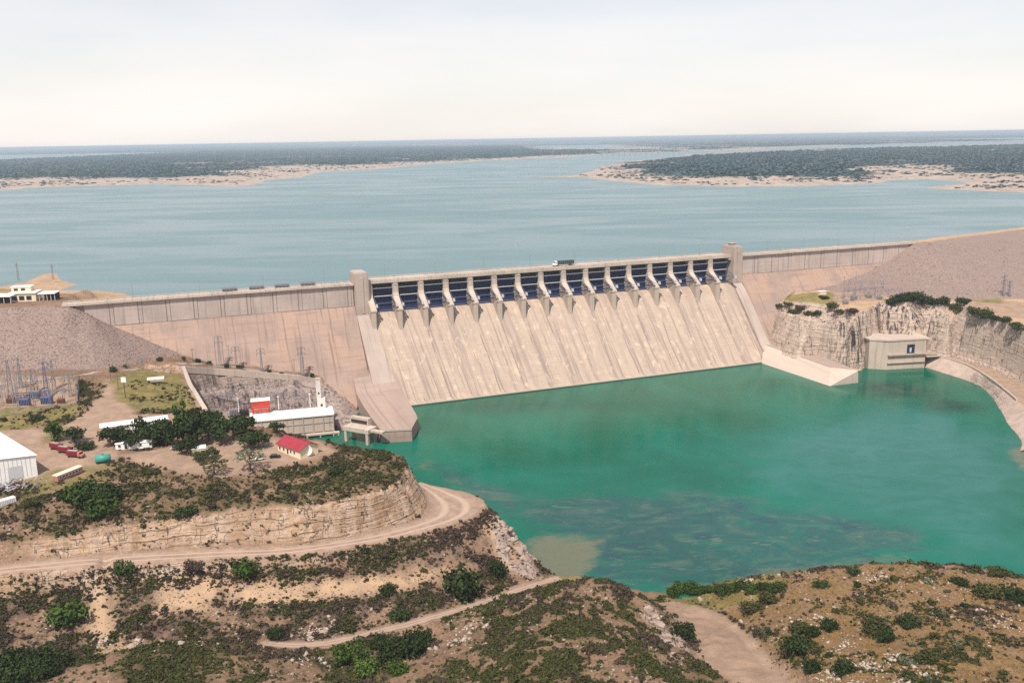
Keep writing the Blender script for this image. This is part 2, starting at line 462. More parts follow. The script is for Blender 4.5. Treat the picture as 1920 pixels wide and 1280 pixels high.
def grid_mesh(name, xs, ys, Z, mat, keep, attrs):
    ny, nx = Z.shape
    X, Y = np.meshgrid(xs, ys)
    idx = np.arange(nx * ny).reshape(ny, nx)
    q = keep[:-1, :-1] | keep[1:, :-1] | keep[:-1, 1:] | keep[1:, 1:]
    Fa = np.stack([idx[:-1, :-1][q], idx[:-1, 1:][q], idx[1:, 1:][q], idx[1:, :-1][q]], 1)
    used = np.unique(Fa); mp = np.full(nx * ny, -1); mp[used] = np.arange(len(used))
    V = np.stack([X.ravel(), Y.ravel(), Z.ravel()], 1)[used]
    return np_mesh(name, V, mp[Fa], mat, None, True, {k: np.stack([c.ravel()[used] for c in v], 1) for k, v in attrs.items()})


# ---- right bank
rl = []
rW = smooth_line(L((1738, 689, 0), (1774, 701, 0), (1830, 718, 0), (1858, 738, 0), (1875, 769, 0), (1890, 795, 0), (1910, 818, 0), (1916, 836, 0), (1904, 852, 0), (1892, 868, 0), (1915, 885, 0), (1990, 920, 0)), 1)
rT = smooth_line(L((1738, 664, 7.5), (1800, 678, 7.3), (1841, 698, 7), (1886, 732, 7), (1914, 757, 7), (1960, 800, 7), (2010, 850, 6)), 1)
rF = L((1745, 650, 10), (1772, 660, 8.8), (1830, 680, 8), (1870, 692, 8), (1920, 715, 7.8), (1990, 750, 7.5), (2080, 800, 7.5))
rC = L((1748, 577, 40.8), (1756, 577, 40.8), (1800, 584, 41.2), (1860, 596, 41.4), (1920, 615, 41), (1990, 640, 41), (2080, 680, 41))
rl += [(rW, 2), ([p + W3((-5, -4, -5)) for p in rW], 3), (rT, 2), (rF, 2.5), (rC, 2.5)]
lF = [p + W3((2.5, 6.0, 0)) for p in L((1453, 634, 12), (1470, 641, 11), (1505, 655, 9), (1540, 668, 7.5), (1575, 680, 5), (1600, 690, 2.5))]
lT = L((1455, 579, 35.5), (1475, 582, 37.3), (1520, 589, 39.2), (1560, 590, 40), (1600, 586, 41.4), (1632, 580, 41))
lM = []
rl += [(lF, 2), (lT, 2), ([p + W3((-6, -12, -p.z - 3)) for p in lF[3:]], 4)]
bF = L((1640, 629, 20), (1690, 627, 20), (1745, 627, 20))
bT = L((1636, 577, 41), (1690, 573, 42.4), (1745, 576, 40.8))
rl += [(bF, 2.5), (bT, 2.5), (L((1632, 640, 16), (1650, 655, 9), (1740, 655, 9)), 3)]
rcontact = [PF(*q) for q in ((1712, 456), (1690, 471), (1665, 488), (1620, 512), (1560, 535), (1480, 550), (1458, 575), (1452, 612), (1444, 640))]
rl += [(rcontact, 3), ([p + W3((NX * -6, NY * -6, -1)) for p in rcontact], 4), ([D(s, -11, 44) for s in (300, 350, 400, 450)], 6), ([D(s, -50, 44) for s in (300, 350, 400, 450)], 10)]
rcrest = [PF(1712, 456), P(1780, 447, 74.5), P(1850, 439, 75), P(1920, 430, 75.4), P(2060, 414, 75.4)]
rl += [(rcrest, 4), ([p + W3((-4, 12, 0)) for p in rcrest], 5), ([p + W3((-16, 45, 54 - p.z)) for p in rcrest[1:]], 6)]
rtoe = L((1540, 546, 43.2), (1600, 549, 43.6), (1680, 556, 43.6), (1800, 562, 42.5), (1920, 560, 42), (2060, 556, 42))
rl += [(rtoe, 4)]
rl += [([W3((p.x, p.y, -3)) for p in L((1628, 688, 0), (1640, 684, 0), (1670, 684, 0))], 2), (L((1612, 694, -3), (1640, 702, -3), (1664, 704, -3), (1728, 696, -3)), 2), ([D(s, 56, -6) for s in (150, 289)], 8), ([D(s, 20, -6) for s in (150, 289)], 8), (L((1556, 730, -4), (1490, 708, -4), (1425, 687, -4)), 3)]
rfree = L((1480, 565, 38.5), (1550, 568, 41), (1600, 565, 42), (1650, 564, 42.6), (1700, 566, 42.8), (1850, 580, 42), (1920, 590, 41.5), (2060, 620, 42), (2060, 590, 42)) + \
    [W3((150, 600, -6)), W3((150, 700, -6)), W3((640, 480, 8)), W3((640, 700, 44)), W3((640, 950, 70)), W3((180, 560, -6)), W3((330, 430, -6)), W3((420, 450, -6)), W3((180, 760, 44)), W3((500, 950, 50)), W3((360, 840, 44)), W3((150, 900, 44))]
RX, RY = np.arange(150, 641, 1.0), np.arange(430, 951, 1.0)
RV, RF = tin(rl, rfree)
RZ0 = raster(RV, RF, RX, RY); RZs = blur(RZ0, 1)
RXX, RYY = np.meshgrid(RX, RY)
r_s, r_o = so(RXX, RYY)
gy2, gx2 = np.gradient(RZs, 1.0); rslope = np.hypot(gx2, gy2); rsteep = sstep(.75, 1.5, blur(rslope, 1))
def rpoly(*pts): return [(p.x, p.y) for p in L(*pts)]
def rsoft(poly, edge=3.0):
    m = inpoly(RXX, RYY, poly); d = polydist(RXX, RYY, poly, True)
    return sstep(-edge, edge, np.where(m, d, -d) + (fbm(RXX, RYY, 9, 3, 5) - .5) * 4)
r_fill = np.maximum(rsoft([(p.x, p.y) for p in rcontact[:6]] + [(p.x, p.y) for p in rtoe] + [(p.x, p.y) for p in reversed(rcrest)], 2), 0)
r_bare = np.maximum.reduce([soft(inpoly(RXX, RYY, [(p.x, p.y) for p in rT] + [(p.x, p.y) for p in reversed(rF)]), 1), rsoft(rpoly((1560, 548, 42), (1650, 552, 41), (1660, 572, 39), (1560, 576, 38)), 3),
                            rsoft(rpoly((1760, 572, 41), (1900, 566, 41), (1990, 580, 42), (1920, 600, 41)), 2) * .9])
r_grass = np.maximum(rsoft(rpoly((1470, 562, 38), (1560, 556, 40), (1570, 580, 36), (1480, 582, 35)), 3), rsoft(rpoly((1790, 552, 42), (1880, 552, 42), (1880, 572, 41), (1790, 566, 41)), 3))
r_conc = soft(inpoly(RXX, RYY, [(p.x, p.y) for p in rW] + [(p.x, p.y) for p in reversed(rT)]), 1)
rnoisy = (1 - .85 * np.maximum.reduce([r_bare, r_conc, r_fill]))
RZ = RZs + rnoisy * ((fbm(RXX, RYY, 18, 4, 3) - .5) * 3.0 * (1 - rsteep * .5) + (fbm(RXX, RYY, 4, 3, 8) - .5) * 1.3) * np.where(r_o < 3, .1, 1)
RZ += rsteep * rnoisy * ((vnoise(RZs * .5, RXX * .05 + RYY * .05, 4) - .5) * 1.6 + .55 * np.sin(RZs * 6.283 / 4.2 + 2 * fbm(RXX, RYY, 30, 2, 5)) + (fbm(RXX, RYY, 3.0, 2, 33) - .5) * 1.5)
RZ = np.where(RZs < -2, RZs, RZ)
rland = Field(RX, RY, RZ)


def gz(x, y):
    """Ground height at x, y."""
    if x > 175 and y > 445: return float(rland.at(x, y))
    return float(land.at(x, y))


def hit(px, py):
    """The ground point the survey mark (px, py) lies on."""
    d = Vector(ray(px, py)).normalized(); t = 120.0
    while t < 1100:
        p = Vector((0, 0, CAM_H)) + d * t
        if p.z <= gz(p.x, p.y): return Vector((p.x, p.y, gz(p.x, p.y)))
        t += .5
    return P(px, py, 42)

# ---- where the scrub grows
vis = (np.abs(XX) < YY * .60 + 14) & (YY < 470)
clump = sstep(.42, .58, fbm(XX, YY, 11, 4, 51)) + .06
clump2 = sstep(.46, .58, fbm(XX, YY, 5.5, 3, 57))
nearw = 1.0 + .6 * (YY < 255)
slope_zone = inpoly(XX, YY, [(p.x, p.y) for p in road_outer[:-6]] + [(p.x, p.y) for p in trail] + [(p.x, p.y) for p in L((500, 1206, 9.5), (330, 1214, 9.5), (150, 1228, 10), (-80, 1245, 11))])
cape = inpoly(XX, YY, [(p.x, p.y) for p in cliff_top] + [(p.x, p.y) for p in reversed(cape_rim)] + [(p.x, p.y) for p in reversed(plat_edge)])
mid_zone = (XX > -12) & (YY < 312) & (z_orange < .4)
bare_slope = np.maximum.reduce([softp(poly3(*q), 4) for q in (
    ((160, 1092, 18), (205, 1092, 18), (222, 1210, 10), (168, 1215, 10)), ((300, 1082, 18), (420, 1080, 18), (400, 1140, 13), (290, 1160, 12)),
    ((420, 1092, 17), (600, 1075, 17), (560, 1130, 12), (430, 1140, 12)), ((590, 1078, 16), (760, 1052, 16), (840, 1048, 13), (800, 1085, 10), (700, 1120, 9), (570, 1135, 11)),
    ((200, 1190, 11), (240, 1180, 11), (245, 1215, 10), (200, 1215, 10)), ((895, 985, 17), (940, 1000, 15), (985, 1060, 4), (940, 1080, 5), (930, 1020, 11)))])
dens = scrub * vis * clump * (.30 + .9 * clump2) * nearw
dens = np.where(slope_zone, scrub * vis * (.16 + 1.0 * clump2) * (.35 + .75 * clump) * (1 - .96 * bare_slope) * 1.6, dens)
dens = np.where(cape, scrub * vis * (.30 + .9 * clump2) * 1.0, dens)
paths = sstep(.03, .085, np.abs(fbm(XX, YY, 11, 3, 131) - .5)) * sstep(.025, .07, np.abs(fbm(XX, YY, 19, 3, 137) - .5)) * sstep(.30, .46, fbm(XX, YY, 4.5, 3, 139))
dens = np.where(mid_zone, scrub * vis * (.05 + 1.5 * paths) * (.5 + .6 * sstep(.42, .56, fbm(XX, YY, 3.6, 3, 143))) * 1.9, dens)
dens *= 1 - .55 * z_orange
dens *= (1 - .75 * z_grass)
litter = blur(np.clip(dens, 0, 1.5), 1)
road_band = slope_zone * sstep(7, 2, polydist(XX, YY, [(p.x, p.y - 3) for p in road_outer[:-6]]))
dens = dens + road_band * vis * .9
# where water has streaked the right bank cliffs black
def rblob(px, py, z, r): c = P(px, py, z); return np.exp(-((RXX - c.x) ** 2 + (RYY - c.y) ** 2) / r ** 2)
r_streak = np.clip(np.maximum.reduce([rblob(1600, 650, 16, 16), rblob(1660, 600, 30, 20), rblob(1720, 600, 30, 20), rblob(1640, 600, 30, 14), rblob(1750, 600, 30, 12)]) * 1.3, .12, 1)
# ------------------------------------------------------------------ materials
class NT:
    """A short way to write node materials."""
    def __init__(s, name):
        s.m = bpy.data.materials.new(name); s.m.use_nodes = True
        s.t = s.m.node_tree; s.t.nodes.clear()
        s.out = s.t.nodes.new('ShaderNodeOutputMaterial')
    def n(s, typ, **kw):
        nd = s.t.nodes.new(typ)
        for k, v in kw.items(): setattr(nd, k, v)
        return nd
    def set(s, sock, v):
        if isinstance(v, bpy.types.NodeSocket): s.t.links.new(v, sock)
        elif isinstance(v, (tuple, list)) and len(v) == 3 and sock.type == 'RGBA': sock.default_value = (*v, 1)
        else: sock.default_value = v
    def pos(s): return s.n('ShaderNodeNewGeometry').outputs['Position']
    def obj(s): return s.n('ShaderNodeTexCoord').outputs['Object']
    def uv(s, name): return s.n('ShaderNodeUVMap', uv_map=name).outputs[0]
    def scale(s, v, sc):
        nd = s.n('ShaderNodeMapping'); s.set(nd.inputs['Vector'], v); nd.inputs['Scale'].default_value = sc if hasattr(sc, '__len__') else (sc,) * 3
        return nd.outputs[0]
    def noise(s, v, scale, detail=4, rough=.55, dist=0):
        nd = s.n('ShaderNodeTexNoise'); s.set(nd.inputs['Vector'], v)
        nd.inputs['Scale'].default_value = scale; nd.inputs['Detail'].default_value = detail; nd.inputs['Roughness'].default_value = rough; nd.inputs['Distortion'].default_value = dist
        return nd.outputs['Fac']
    def voro(s, v, scale, feat='F1', out='Distance'):
        nd = s.n('ShaderNodeTexVoronoi', feature=feat); s.set(nd.inputs['Vector'], v); nd.inputs['Scale'].default_value = scale
        return nd.outputs[out]
    def ramp(s, f, a, b, lo=0.0, hi=1.0, smooth=True):
        nd = s.n('ShaderNodeMapRange', interpolation_type='SMOOTHSTEP' if smooth else 'LINEAR'); s.set(nd.inputs['Value'], f)
        nd.inputs['From Min'].default_value = a; nd.inputs['From Max'].default_value = b; nd.inputs['To Min'].default_value = lo; nd.inputs['To Max'].default_value = hi
        return nd.outputs[0]
    def mix(s, f, a, b, mode='MIX'):
        nd = s.n('ShaderNodeMix', data_type='RGBA', blend_type=mode)
        s.set(nd.inputs[0], f); s.set(nd.inputs[6], a); s.set(nd.inputs[7], b)
        return nd.outputs[2]
    def math(s, op, a, b=0.0, clamp=False):
        nd = s.n('ShaderNodeMath', operation=op, use_clamp=clamp); s.set(nd.inputs[0], a); s.set(nd.inputs[1], b)
        return nd.outputs[0]
    def attr(s, name):
        nd = s.n('ShaderNodeAttribute', attribute_name=name); sp = s.n('ShaderNodeSeparateColor'); s.set(sp.inputs[0], nd.outputs['Color'])
        return sp.outputs[0], sp.outputs[1], sp.outputs[2], nd.outputs['Alpha']
    def xyz(s, v):
        nd = s.n('ShaderNodeSeparateXYZ'); s.set(nd.inputs[0], v); return nd.outputs
    def comb(s, x, y, z):
        nd = s.n('ShaderNodeCombineXYZ'); [s.set(nd.inputs[k], q) for k, q in enumerate((x, y, z))]; return nd.outputs[0]
    def bump(s, h, dist, strength=1.0):
        nd = s.n('ShaderNodeBump'); s.set(nd.inputs['Height'], h); nd.inputs['Distance'].default_value = dist; nd.inputs['Strength'].default_value = strength
        return nd.outputs[0]
    def bsdf(s, col, rough=.9, normal=None, spec=.2, metal=0.0):
        b = s.n('ShaderNodeBsdfPrincipled'); s.set(b.inputs['Base Color'], col); s.set(b.inputs['Roughness'], rough)
        b.inputs['Specular IOR Level'].default_value = spec; b.inputs['Metallic'].default_value = metal
        if normal is not None: s.set(b.inputs['Normal'], normal)
        s.t.links.new(b.outputs[0], s.out.inputs['Surface']); return s.m


def paint(name, col, rough=.5, var=.25, scale=.6, spec=.3, metal=0.0):
    """Painted or bare material with dirt and weather streaks."""
    t = NT(name); o = t.obj()
    n1 = t.noise(o, scale, 5, .65); st = t.noise(t.scale(o, (2.2, 2.2, .25)), scale * 2, 4, .6)
    f = t.math('MULTIPLY', t.ramp(n1, .35, .75), t.ramp(st, .35, .7))
    c = t.mix(f, col, tuple(q * (1 - var) * w for q, w in zip(col, (1, .95, .88))))
    return t.bsdf(c, t.ramp(n1, .3, .7, rough * .85, min(1, rough * 1.15)), t.bump(n1, .02, .4), spec, metal)


def mat_terrain():
    t = NT('dry_hillside'); p = t.pos()
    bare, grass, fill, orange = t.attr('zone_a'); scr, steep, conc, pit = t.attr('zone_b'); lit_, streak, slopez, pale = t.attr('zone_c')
    big = t.noise(p, .035, 4, .6); mid = t.noise(p, .16, 5, .65); fine = t.noise(p, .9, 5, .7); grit = t.noise(p, 3.2, 3, .7)
    soil = t.mix(t.ramp(big, .35, .65), (.180, .112, .070), (.275, .172, .112))
    soil = t.mix(t.ramp(fine, .42, .72), soil, (.150, .092, .062))
    # dry litter and low grass between the bushes
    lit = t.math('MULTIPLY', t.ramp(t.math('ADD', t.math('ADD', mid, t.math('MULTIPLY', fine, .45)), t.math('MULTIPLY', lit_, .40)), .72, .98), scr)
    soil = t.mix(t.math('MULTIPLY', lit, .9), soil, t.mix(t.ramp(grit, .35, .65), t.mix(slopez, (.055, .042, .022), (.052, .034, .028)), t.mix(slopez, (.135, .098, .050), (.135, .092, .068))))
    # orange-brown grass of the right hill
    og = t.mix(t.ramp(fine, .35, .7), (.235, .138, .058), (.118, .092, .040))
    soil = t.mix(t.math('MULTIPLY', orange, t.ramp(mid, .32, .6)), soil, og)
    # pale loose stones
    vs = t.voro(p, .85); sm = t.math('MULTIPLY', t.ramp(vs, .30, .20), t.ramp(t.noise(p, .09, 3, .6), .54, .66))
    soil = t.mix(t.math('MULTIPLY', sm, t.ramp(scr, .1, .5, 0, .85)), soil, t.mix(grit, (.44, .35, .29), (.30, .23, .19)))
    # worn dirt
    dirt = t.mix(t.ramp(mid, .3, .7), (.365, .250, .180), (.265, .178, .128))
    dirt = t.mix(t.ramp(fine, .5, .8, 0, .5), dirt, (.47, .32, .23)); dirt = t.mix(t.ramp(grit, .56, .70, 0, .6), dirt, (.20, .135, .095))
    soil = t.mix(t.math('MULTIPLY', pale, t.ramp(t.math('ADD', fine, t.math('MULTIPLY', mid, .5)), 1.02, .80)), soil, t.mix(t.ramp(mid, .35, .65), (.45, .30, .188), (.375, .25, .165)))
    col = t.mix(bare, soil, dirt)
    # dry green-gold grass
    gr = t.mix(t.ramp(mid, .3, .7), (.215, .165, .058), (.105, .105, .030)); gr = t.mix(t.ramp(fine, .5, .75), gr, (.32, .22, .11))
    col = t.mix(t.math('MULTIPLY', grass, t.ramp(fine, .28, .55, .35, 1)), col, gr)
    # rock in beds
    xyz = t.xyz(p); zc = t.math('ADD', xyz[2], t.math('MULTIPLY', t.noise(p, .06, 2), 4.0))
    bed = t.noise(t.comb(t.math('MULTIPLY', xyz[0], .05), t.math('MULTIPLY', xyz[1], .05), t.math('MULTIPLY', zc, .9)), 1.0, 5, .65)
    vert = t.noise(t.scale(p, (.55, .55, .07)), 1.0, 4, .6)
    rk = t.mix(t.ramp(bed, .38, .62), (.46, .300, .180), (.34, .222, .142))
    rk = t.mix(t.ramp(mid, .42, .68), rk, (.50, .365, .260)); thin = t.noise(t.comb(t.math('MULTIPLY', xyz[0], .08), t.math('MULTIPLY', xyz[1], .08), t.math('MULTIPLY', zc, 2.6)), 1.0, 3, .6); rk = t.mix(t.ramp(thin, .56, .70, 0, .7), rk, (.19, .120, .080))
    rk = t.mix(t.math('MULTIPLY', t.ramp(vert, .56, .70), .65), rk, (.16, .105, .075))
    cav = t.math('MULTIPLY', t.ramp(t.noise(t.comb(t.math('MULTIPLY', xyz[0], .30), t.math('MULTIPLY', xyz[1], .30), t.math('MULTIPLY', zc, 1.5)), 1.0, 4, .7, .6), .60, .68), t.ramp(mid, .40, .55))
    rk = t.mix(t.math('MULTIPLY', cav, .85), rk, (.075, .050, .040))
    stv = t.noise(t.scale(p, (.55, .55, .022)), 1.0, 4, .65)
    rk = t.mix(t.math('MULTIPLY', t.ramp(stv, .44, .56), streak), rk, (.040, .032, .034))
    rk = t.mix(t.math('MULTIPLY', t.ramp(t.noise(t.scale(p, (.2, .2, .03)), 1.0, 4, .6), .45, .6), t.ramp(streak, .1, .6, .45, .2)), rk, (.52, .39, .31))
    rk = t.mix(t.math('MULTIPLY', t.ramp(t.noise(p, .42, 3, .6), .64, .70), t.ramp(bed, .42, .55)), rk, (.055, .042, .032))
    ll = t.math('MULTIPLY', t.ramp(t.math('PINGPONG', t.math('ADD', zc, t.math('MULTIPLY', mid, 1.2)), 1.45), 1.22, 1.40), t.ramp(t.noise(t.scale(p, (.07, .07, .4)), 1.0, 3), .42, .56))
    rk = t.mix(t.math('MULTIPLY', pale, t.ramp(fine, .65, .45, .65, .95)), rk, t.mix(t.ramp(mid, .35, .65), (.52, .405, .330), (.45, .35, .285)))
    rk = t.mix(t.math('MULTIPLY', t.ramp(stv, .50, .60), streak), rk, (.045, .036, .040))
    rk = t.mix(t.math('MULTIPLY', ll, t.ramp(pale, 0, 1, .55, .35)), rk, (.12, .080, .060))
    vn = t.noise(t.scale(p, (.28, .28, .02)), 1.0, 2, .5); vj = t.math('MULTIPLY', t.ramp(vn, .480, .499), t.ramp(vn, .518, .499)); vj = t.math('MULTIPLY', vj, t.ramp(mid, .45, .55))
    rk = t.mix(t.math('MULTIPLY', vj, .8), rk, (.09, .062, .050))
    pr = t.mix(t.ramp(fine, .35, .65), (.27, .21, .19), (.38, .30, .265))
    pr = t.mix(t.ramp(stv, .50, .60, 0, .8), pr, (.055, .042, .045)); pr = t.mix(t.math('MULTIPLY', cav, .9), pr, (.045, .035, .035))
    rk = t.mix(pit, rk, pr)
    col = t.mix(t.math('MULTIPLY', pit, .85), col, pr)
    col = t.mix(steep, col, rk)
    # rock fill of the embankments
    fl = t.mix(t.ramp(t.noise(p, .7, 4, .75), .35, .65), (.275, .200, .172), (.185, .133, .117)); fl = t.mix(t.ramp(t.noise(p, 1.6, 2), .54, .66, 0, .8), fl, (.38, .30, .245)); fl = t.mix(t.ramp(t.noise(p, 1.1, 3), .58, .68, 0, .8), fl, (.10, .07, .065))
    fl = t.mix(t.ramp(t.noise(p, .03, 3), .35, .7, 0, .45), fl, (.24, .170, .150))
    col = t.mix(fill, col, fl)
    cc = t.mix(t.ramp(mid, .35, .7), (.47, .36, .30), (.37, .28, .23))
    col = t.mix(conc, col, cc)
    h = t.math('ADD', t.math('MULTIPLY', fine, .8), t.math('MULTIPLY', grit, .35))
    h = t.math('ADD', h, t.math('MULTIPLY', steep, t.math('ADD', t.math('MULTIPLY', bed, 1.8), t.math('SUBTRACT', t.math('MULTIPLY', thin, .8), t.math('ADD', t.math('ADD', ll, vj), cav)))))
    return t.bsdf(col, .95, t.bump(h, .8, .8), .1)


def mat_concrete(name, base, streak=.5, uvn=None, lift=0.0, joint=0.0, warm=None):
    """Weathered mass concrete. UV (metres along, metres down) gives run-off streaks, lift lines and joints."""
    t = NT(name); p = t.pos()
    if uvn: u = t.xyz(t.uv(uvn)); along, down = u[0], u[1]
    else:
        q = t.xyz(t.obj()); along, down = t.math('ADD', q[0], t.math('MULTIPLY', q[1], .37)), q[2]
    vec = t.comb(along, down, 0.0)
    big = t.noise(vec, .045, 5, .6); fine = t.noise(p, 1.1, 5, .7)
    c = t.mix(t.ramp(big, .3, .7), base, tuple(q * .80 for q in base))
    if warm: c = t.mix(t.ramp(t.noise(vec, .03, 3, .6, 1.0), .45, .62), c, warm)
    s1 = t.noise(t.scale(vec, (.42, .018, 1)), 1.0, 6, .65); s2 = t.noise(t.scale(vec, (1.5, .05, 1)), 1.0, 4, .6)
    c = t.mix(t.math('MULTIPLY', t.ramp(s1, .50, .68), streak), c, tuple(q * .48 for q in base))
    c = t.mix(t.math('MULTIPLY', t.ramp(s2, .55, .75), streak * .6), c, tuple(q * .55 for q in base))
    c = t.mix(t.math('MULTIPLY', t.ramp(s2, .45, .25), streak * .35), c, tuple(min(.8, q * 1.25) for q in base))
    if lift:
        w = t.math('PINGPONG', t.math('ADD', down, t.math('MULTIPLY', fine, .3)), .85)
        l = t.math('MULTIPLY', t.ramp(w, .78, .85), t.ramp(t.noise(t.scale(vec, (.09, .5, 1)), 1.0, 3), .45, .6))
        c = t.mix(t.math('MULTIPLY', l, lift), c, tuple(q * .55 for q in base))
    if uvn:
        hb = t.noise(t.scale(vec, (.03, .5, 1)), 1.0, 4, .6); c = t.mix(t.ramp(hb, .52, .68, 0, .5), c, tuple(q * .66 for q in base)); bl = t.noise(vec, .2, 5, .7); c = t.mix(t.ramp(bl, .55, .7, 0, .45), c, tuple(q * .7 for q in base))
    if joint:
        w = t.math('PINGPONG', along, joint)
        c = t.mix(t.math('MULTIPLY', t.ramp(w, .55, .05), .9), c, tuple(q * .33 for q in base))
    c = t.mix(t.ramp(fine, .5, .8, 0, .30), c, tuple(q * .6 for q in base))
    return t.bsdf(c, .9, t.bump(fine, .12, .5), .15)


def mat_chute():
    t = NT('spillway_concrete'); u = t.xyz(t.uv('flow')); along, down = u[0], u[1]; vec = t.comb(along, down, 0.0); p = t.pos()
    base = (.42, .325, .255)
    big = t.noise(vec, .05, 5, .6); fine = t.noise(p, 1.2, 5, .7)
    c = t.mix(t.ramp(big, .32, .68), base, (.385, .295, .235))
    c = t.mix(t.ramp(t.noise(t.scale(vec, (1, .6, 1)), .085, 4, .65, .6), .55, .72, 0, .6), c, (.475, .34, .24))
    top = t.ramp(t.math('ADD', down, t.math('MULTIPLY', t.noise(t.scale(vec, (.3, .1, 1)), 1, 3), 14.0)), 9.0, 21.0)
    c = t.mix(top, (.33, .245, .205), c)
    # one band of run-off below every pier, each of its own strength and wander
    wand = t.math('MULTIPLY', t.math('SUBTRACT', t.noise(t.scale(vec, (.03, .02, 1)), 1.0, 2), .5), 4.0)
    a2 = t.math('ADD', along, wand)
    bay = t.math('FLOOR', t.math('DIVIDE', t.math('ADD', a2, 9.05 - 1.5), PITCHG))
    wn = t.n('ShaderNodeTexWhiteNoise', noise_dimensions='1D'); t.set(wn.inputs['W'], bay); rnd = wn.outputs['Value']
    w = t.math('PINGPONG', t.math('ADD', a2, 1.5 ), 9.05)
    wid = t.math('MULTIPLY', t.ramp(w, 2.6, .6), t.ramp(t.noise(t.scale(vec, (.7, .02, 1)), 1.0, 4), .40, .58))
    c = t.mix(t.math('MULTIPLY', wid, t.ramp(rnd, .1, .9, .3, .95, False)), c, (.25, .185, .160))
    ln = t.math('MULTIPLY', t.ramp(t.math('PINGPONG', t.math('ADD', a2, 3.4), 9.05), .55, .12), t.ramp(t.noise(t.scale(vec, (.055, .03, 1)), 1.0, 2), .47, .55))
    c = t.mix(t.math('MULTIPLY', ln, t.ramp(down, 16, 26, 0, .85)), c, (.15, .105, .09))
    s1 = t.noise(t.scale(vec, (.5, .012, 1)), 1.0, 6, .68)
    c = t.mix(t.ramp(s1, .50, .64, 0, .85), c, (.235, .178, .150))
    s4 = t.noise(t.scale(vec, (.13, .008, 1)), 1.0, 4, .6); c = t.mix(t.ramp(s4, .50, .66, 0, .55), c, (.27, .21, .18))
    s3 = t.noise(t.scale(vec, (1.6, .03, 1)), 1.0, 4, .6)
    c = t.mix(t.ramp(s3, .58, .70, 0, .35), c, (.27, .20, .165)); c = t.mix(t.ramp(s3, .42, .28, 0, .3), c, (.60, .47, .37))
    bl = t.noise(t.scale(vec, (1, .55, 1)), .22, 5, .7, .5); c = t.mix(t.ramp(bl, .54, .68, 0, .6), c, (.33, .235, .185)); c = t.mix(t.ramp(bl, .46, .32, 0, .55), c, (.60, .465, .36))
    hb = t.noise(t.scale(vec, (.035, .42, 1)), 1.0, 4, .6); c = t.mix(t.ramp(hb, .54, .70, 0, .45), c, (.34, .24, .19))
    # lift lines
    lw = t.math('PINGPONG', t.math('ADD', down, t.math('MULTIPLY', fine, .5)), 1.15)
    l = t.math('MULTIPLY', t.ramp(lw, 1.0, 1.15), t.ramp(t.noise(t.scale(vec, (.11, .7, 1)), 1.0, 3, .6), .47, .62))
    c = t.mix(t.math('MULTIPLY', l, .8), c, (.26, .175, .13))
    c = t.mix(t.ramp(t.noise(vec, .5, 3, .7), .62, .74, 0, .5), c, (.35, .25, .19))
    # wet lip at the water line
    z = t.xyz(p)[2]
    c = t.mix(t.ramp(z, 1.5, .7), c, (.36, .30, .25)); c = t.mix(t.ramp(z, .75, .3), c, (.05, .05, .04))
    return t.bsdf(c, .9, t.bump(t.math('ADD', fine, t.math('MULTIPLY', l, -.6)), .15, .5), .15)


def mat_pool():
    t = NT('green_water'); p = t.pos()
    shal, weed, sky_refl, dark_refl = t.attr('bed')  # besides the bed, this attribute carries reflections painted as colour
    big = t.noise(t.scale(p, (1, .8, 1)), .011, 4, .6, .6); mid = t.noise(t.scale(p, (1, 1.6, 1)), .045, 5, .65, 1.2)
    c = t.mix(t.ramp(big, .35, .68), (.0005, .082, .047), (.003, .118, .078))
    c = t.mix(t.ramp(mid, .62, .75, 0, .4), c, (.010, .085, .064))
    c = t.mix(t.math('MULTIPLY', sky_refl, t.ramp(mid, .3, .7, .55, 1)), c, (.030, .130, .112))  # greyer sky reflection painted into the water colour
    c = t.mix(t.math('MULTIPLY', dark_refl, t.ramp(mid, .65, .40, .5, 1.0)), c, (.0008, .036, .026))  # dark reflection painted into the water colour
    wd = t.math('MULTIPLY', weed, t.ramp(t.math('ADD', mid, t.math('MULTIPLY', weed, .26)), .40, .85))
    c = t.mix(t.math('MULTIPLY', wd, .62), c, (.030, .056, .070))
    pw = t.noise(t.scale(p, (1, 1.7, 1)), .030, 5, .68, 1.6); c = t.mix(t.math('MULTIPLY', weed, t.ramp(pw, .46, .70, 0, .6)), c, (.085, .125, .085)); c = t.mix(t.math('MULTIPLY', weed, t.ramp(pw, .46, .34, 0, .55)), c, (.024, .040, .066))
    c = t.mix(t.math('MULTIPLY', weed, t.ramp(t.noise(t.scale(p, (1, 2.2, 1)), .09, 4, .7, 1.5), .56, .70, 0, .75)), c, (.095, .130, .085))
    sw = t.noise(t.scale(p, (1, 1.5, 1)), .13, 5, .72, 1.8)
    c = t.mix(t.math('MULTIPLY', weed, t.ramp(sw, .50, .75, 0, .15)), c, (.060, .090, .062)); c = t.mix(t.math('MULTIPLY', weed, t.ramp(sw, .48, .30, 0, .2)), c, (.022, .045, .058))
    sh = t.ramp(t.math('ADD', shal, t.math('MULTIPLY', t.math('SUBTRACT', sw, .5), 1.5)), .15, .95)
    c = t.mix(t.math('MULTIPLY', sh, t.ramp(shal, .1, .45)), c, t.mix(sw, (.075, .105, .066), (.145, .130, .085)))
    rip = t.math('ADD', t.noise(t.scale(p, (1, 1.4, 1)), .55, 3, .6), t.math('MULTIPLY', t.noise(p, .1, 3), 1.5))
    return t.bsdf(c, t.ramp(t.noise(p, .02, 3), .35, .65, .10, .22), t.bump(rip, .35, .16), .10)


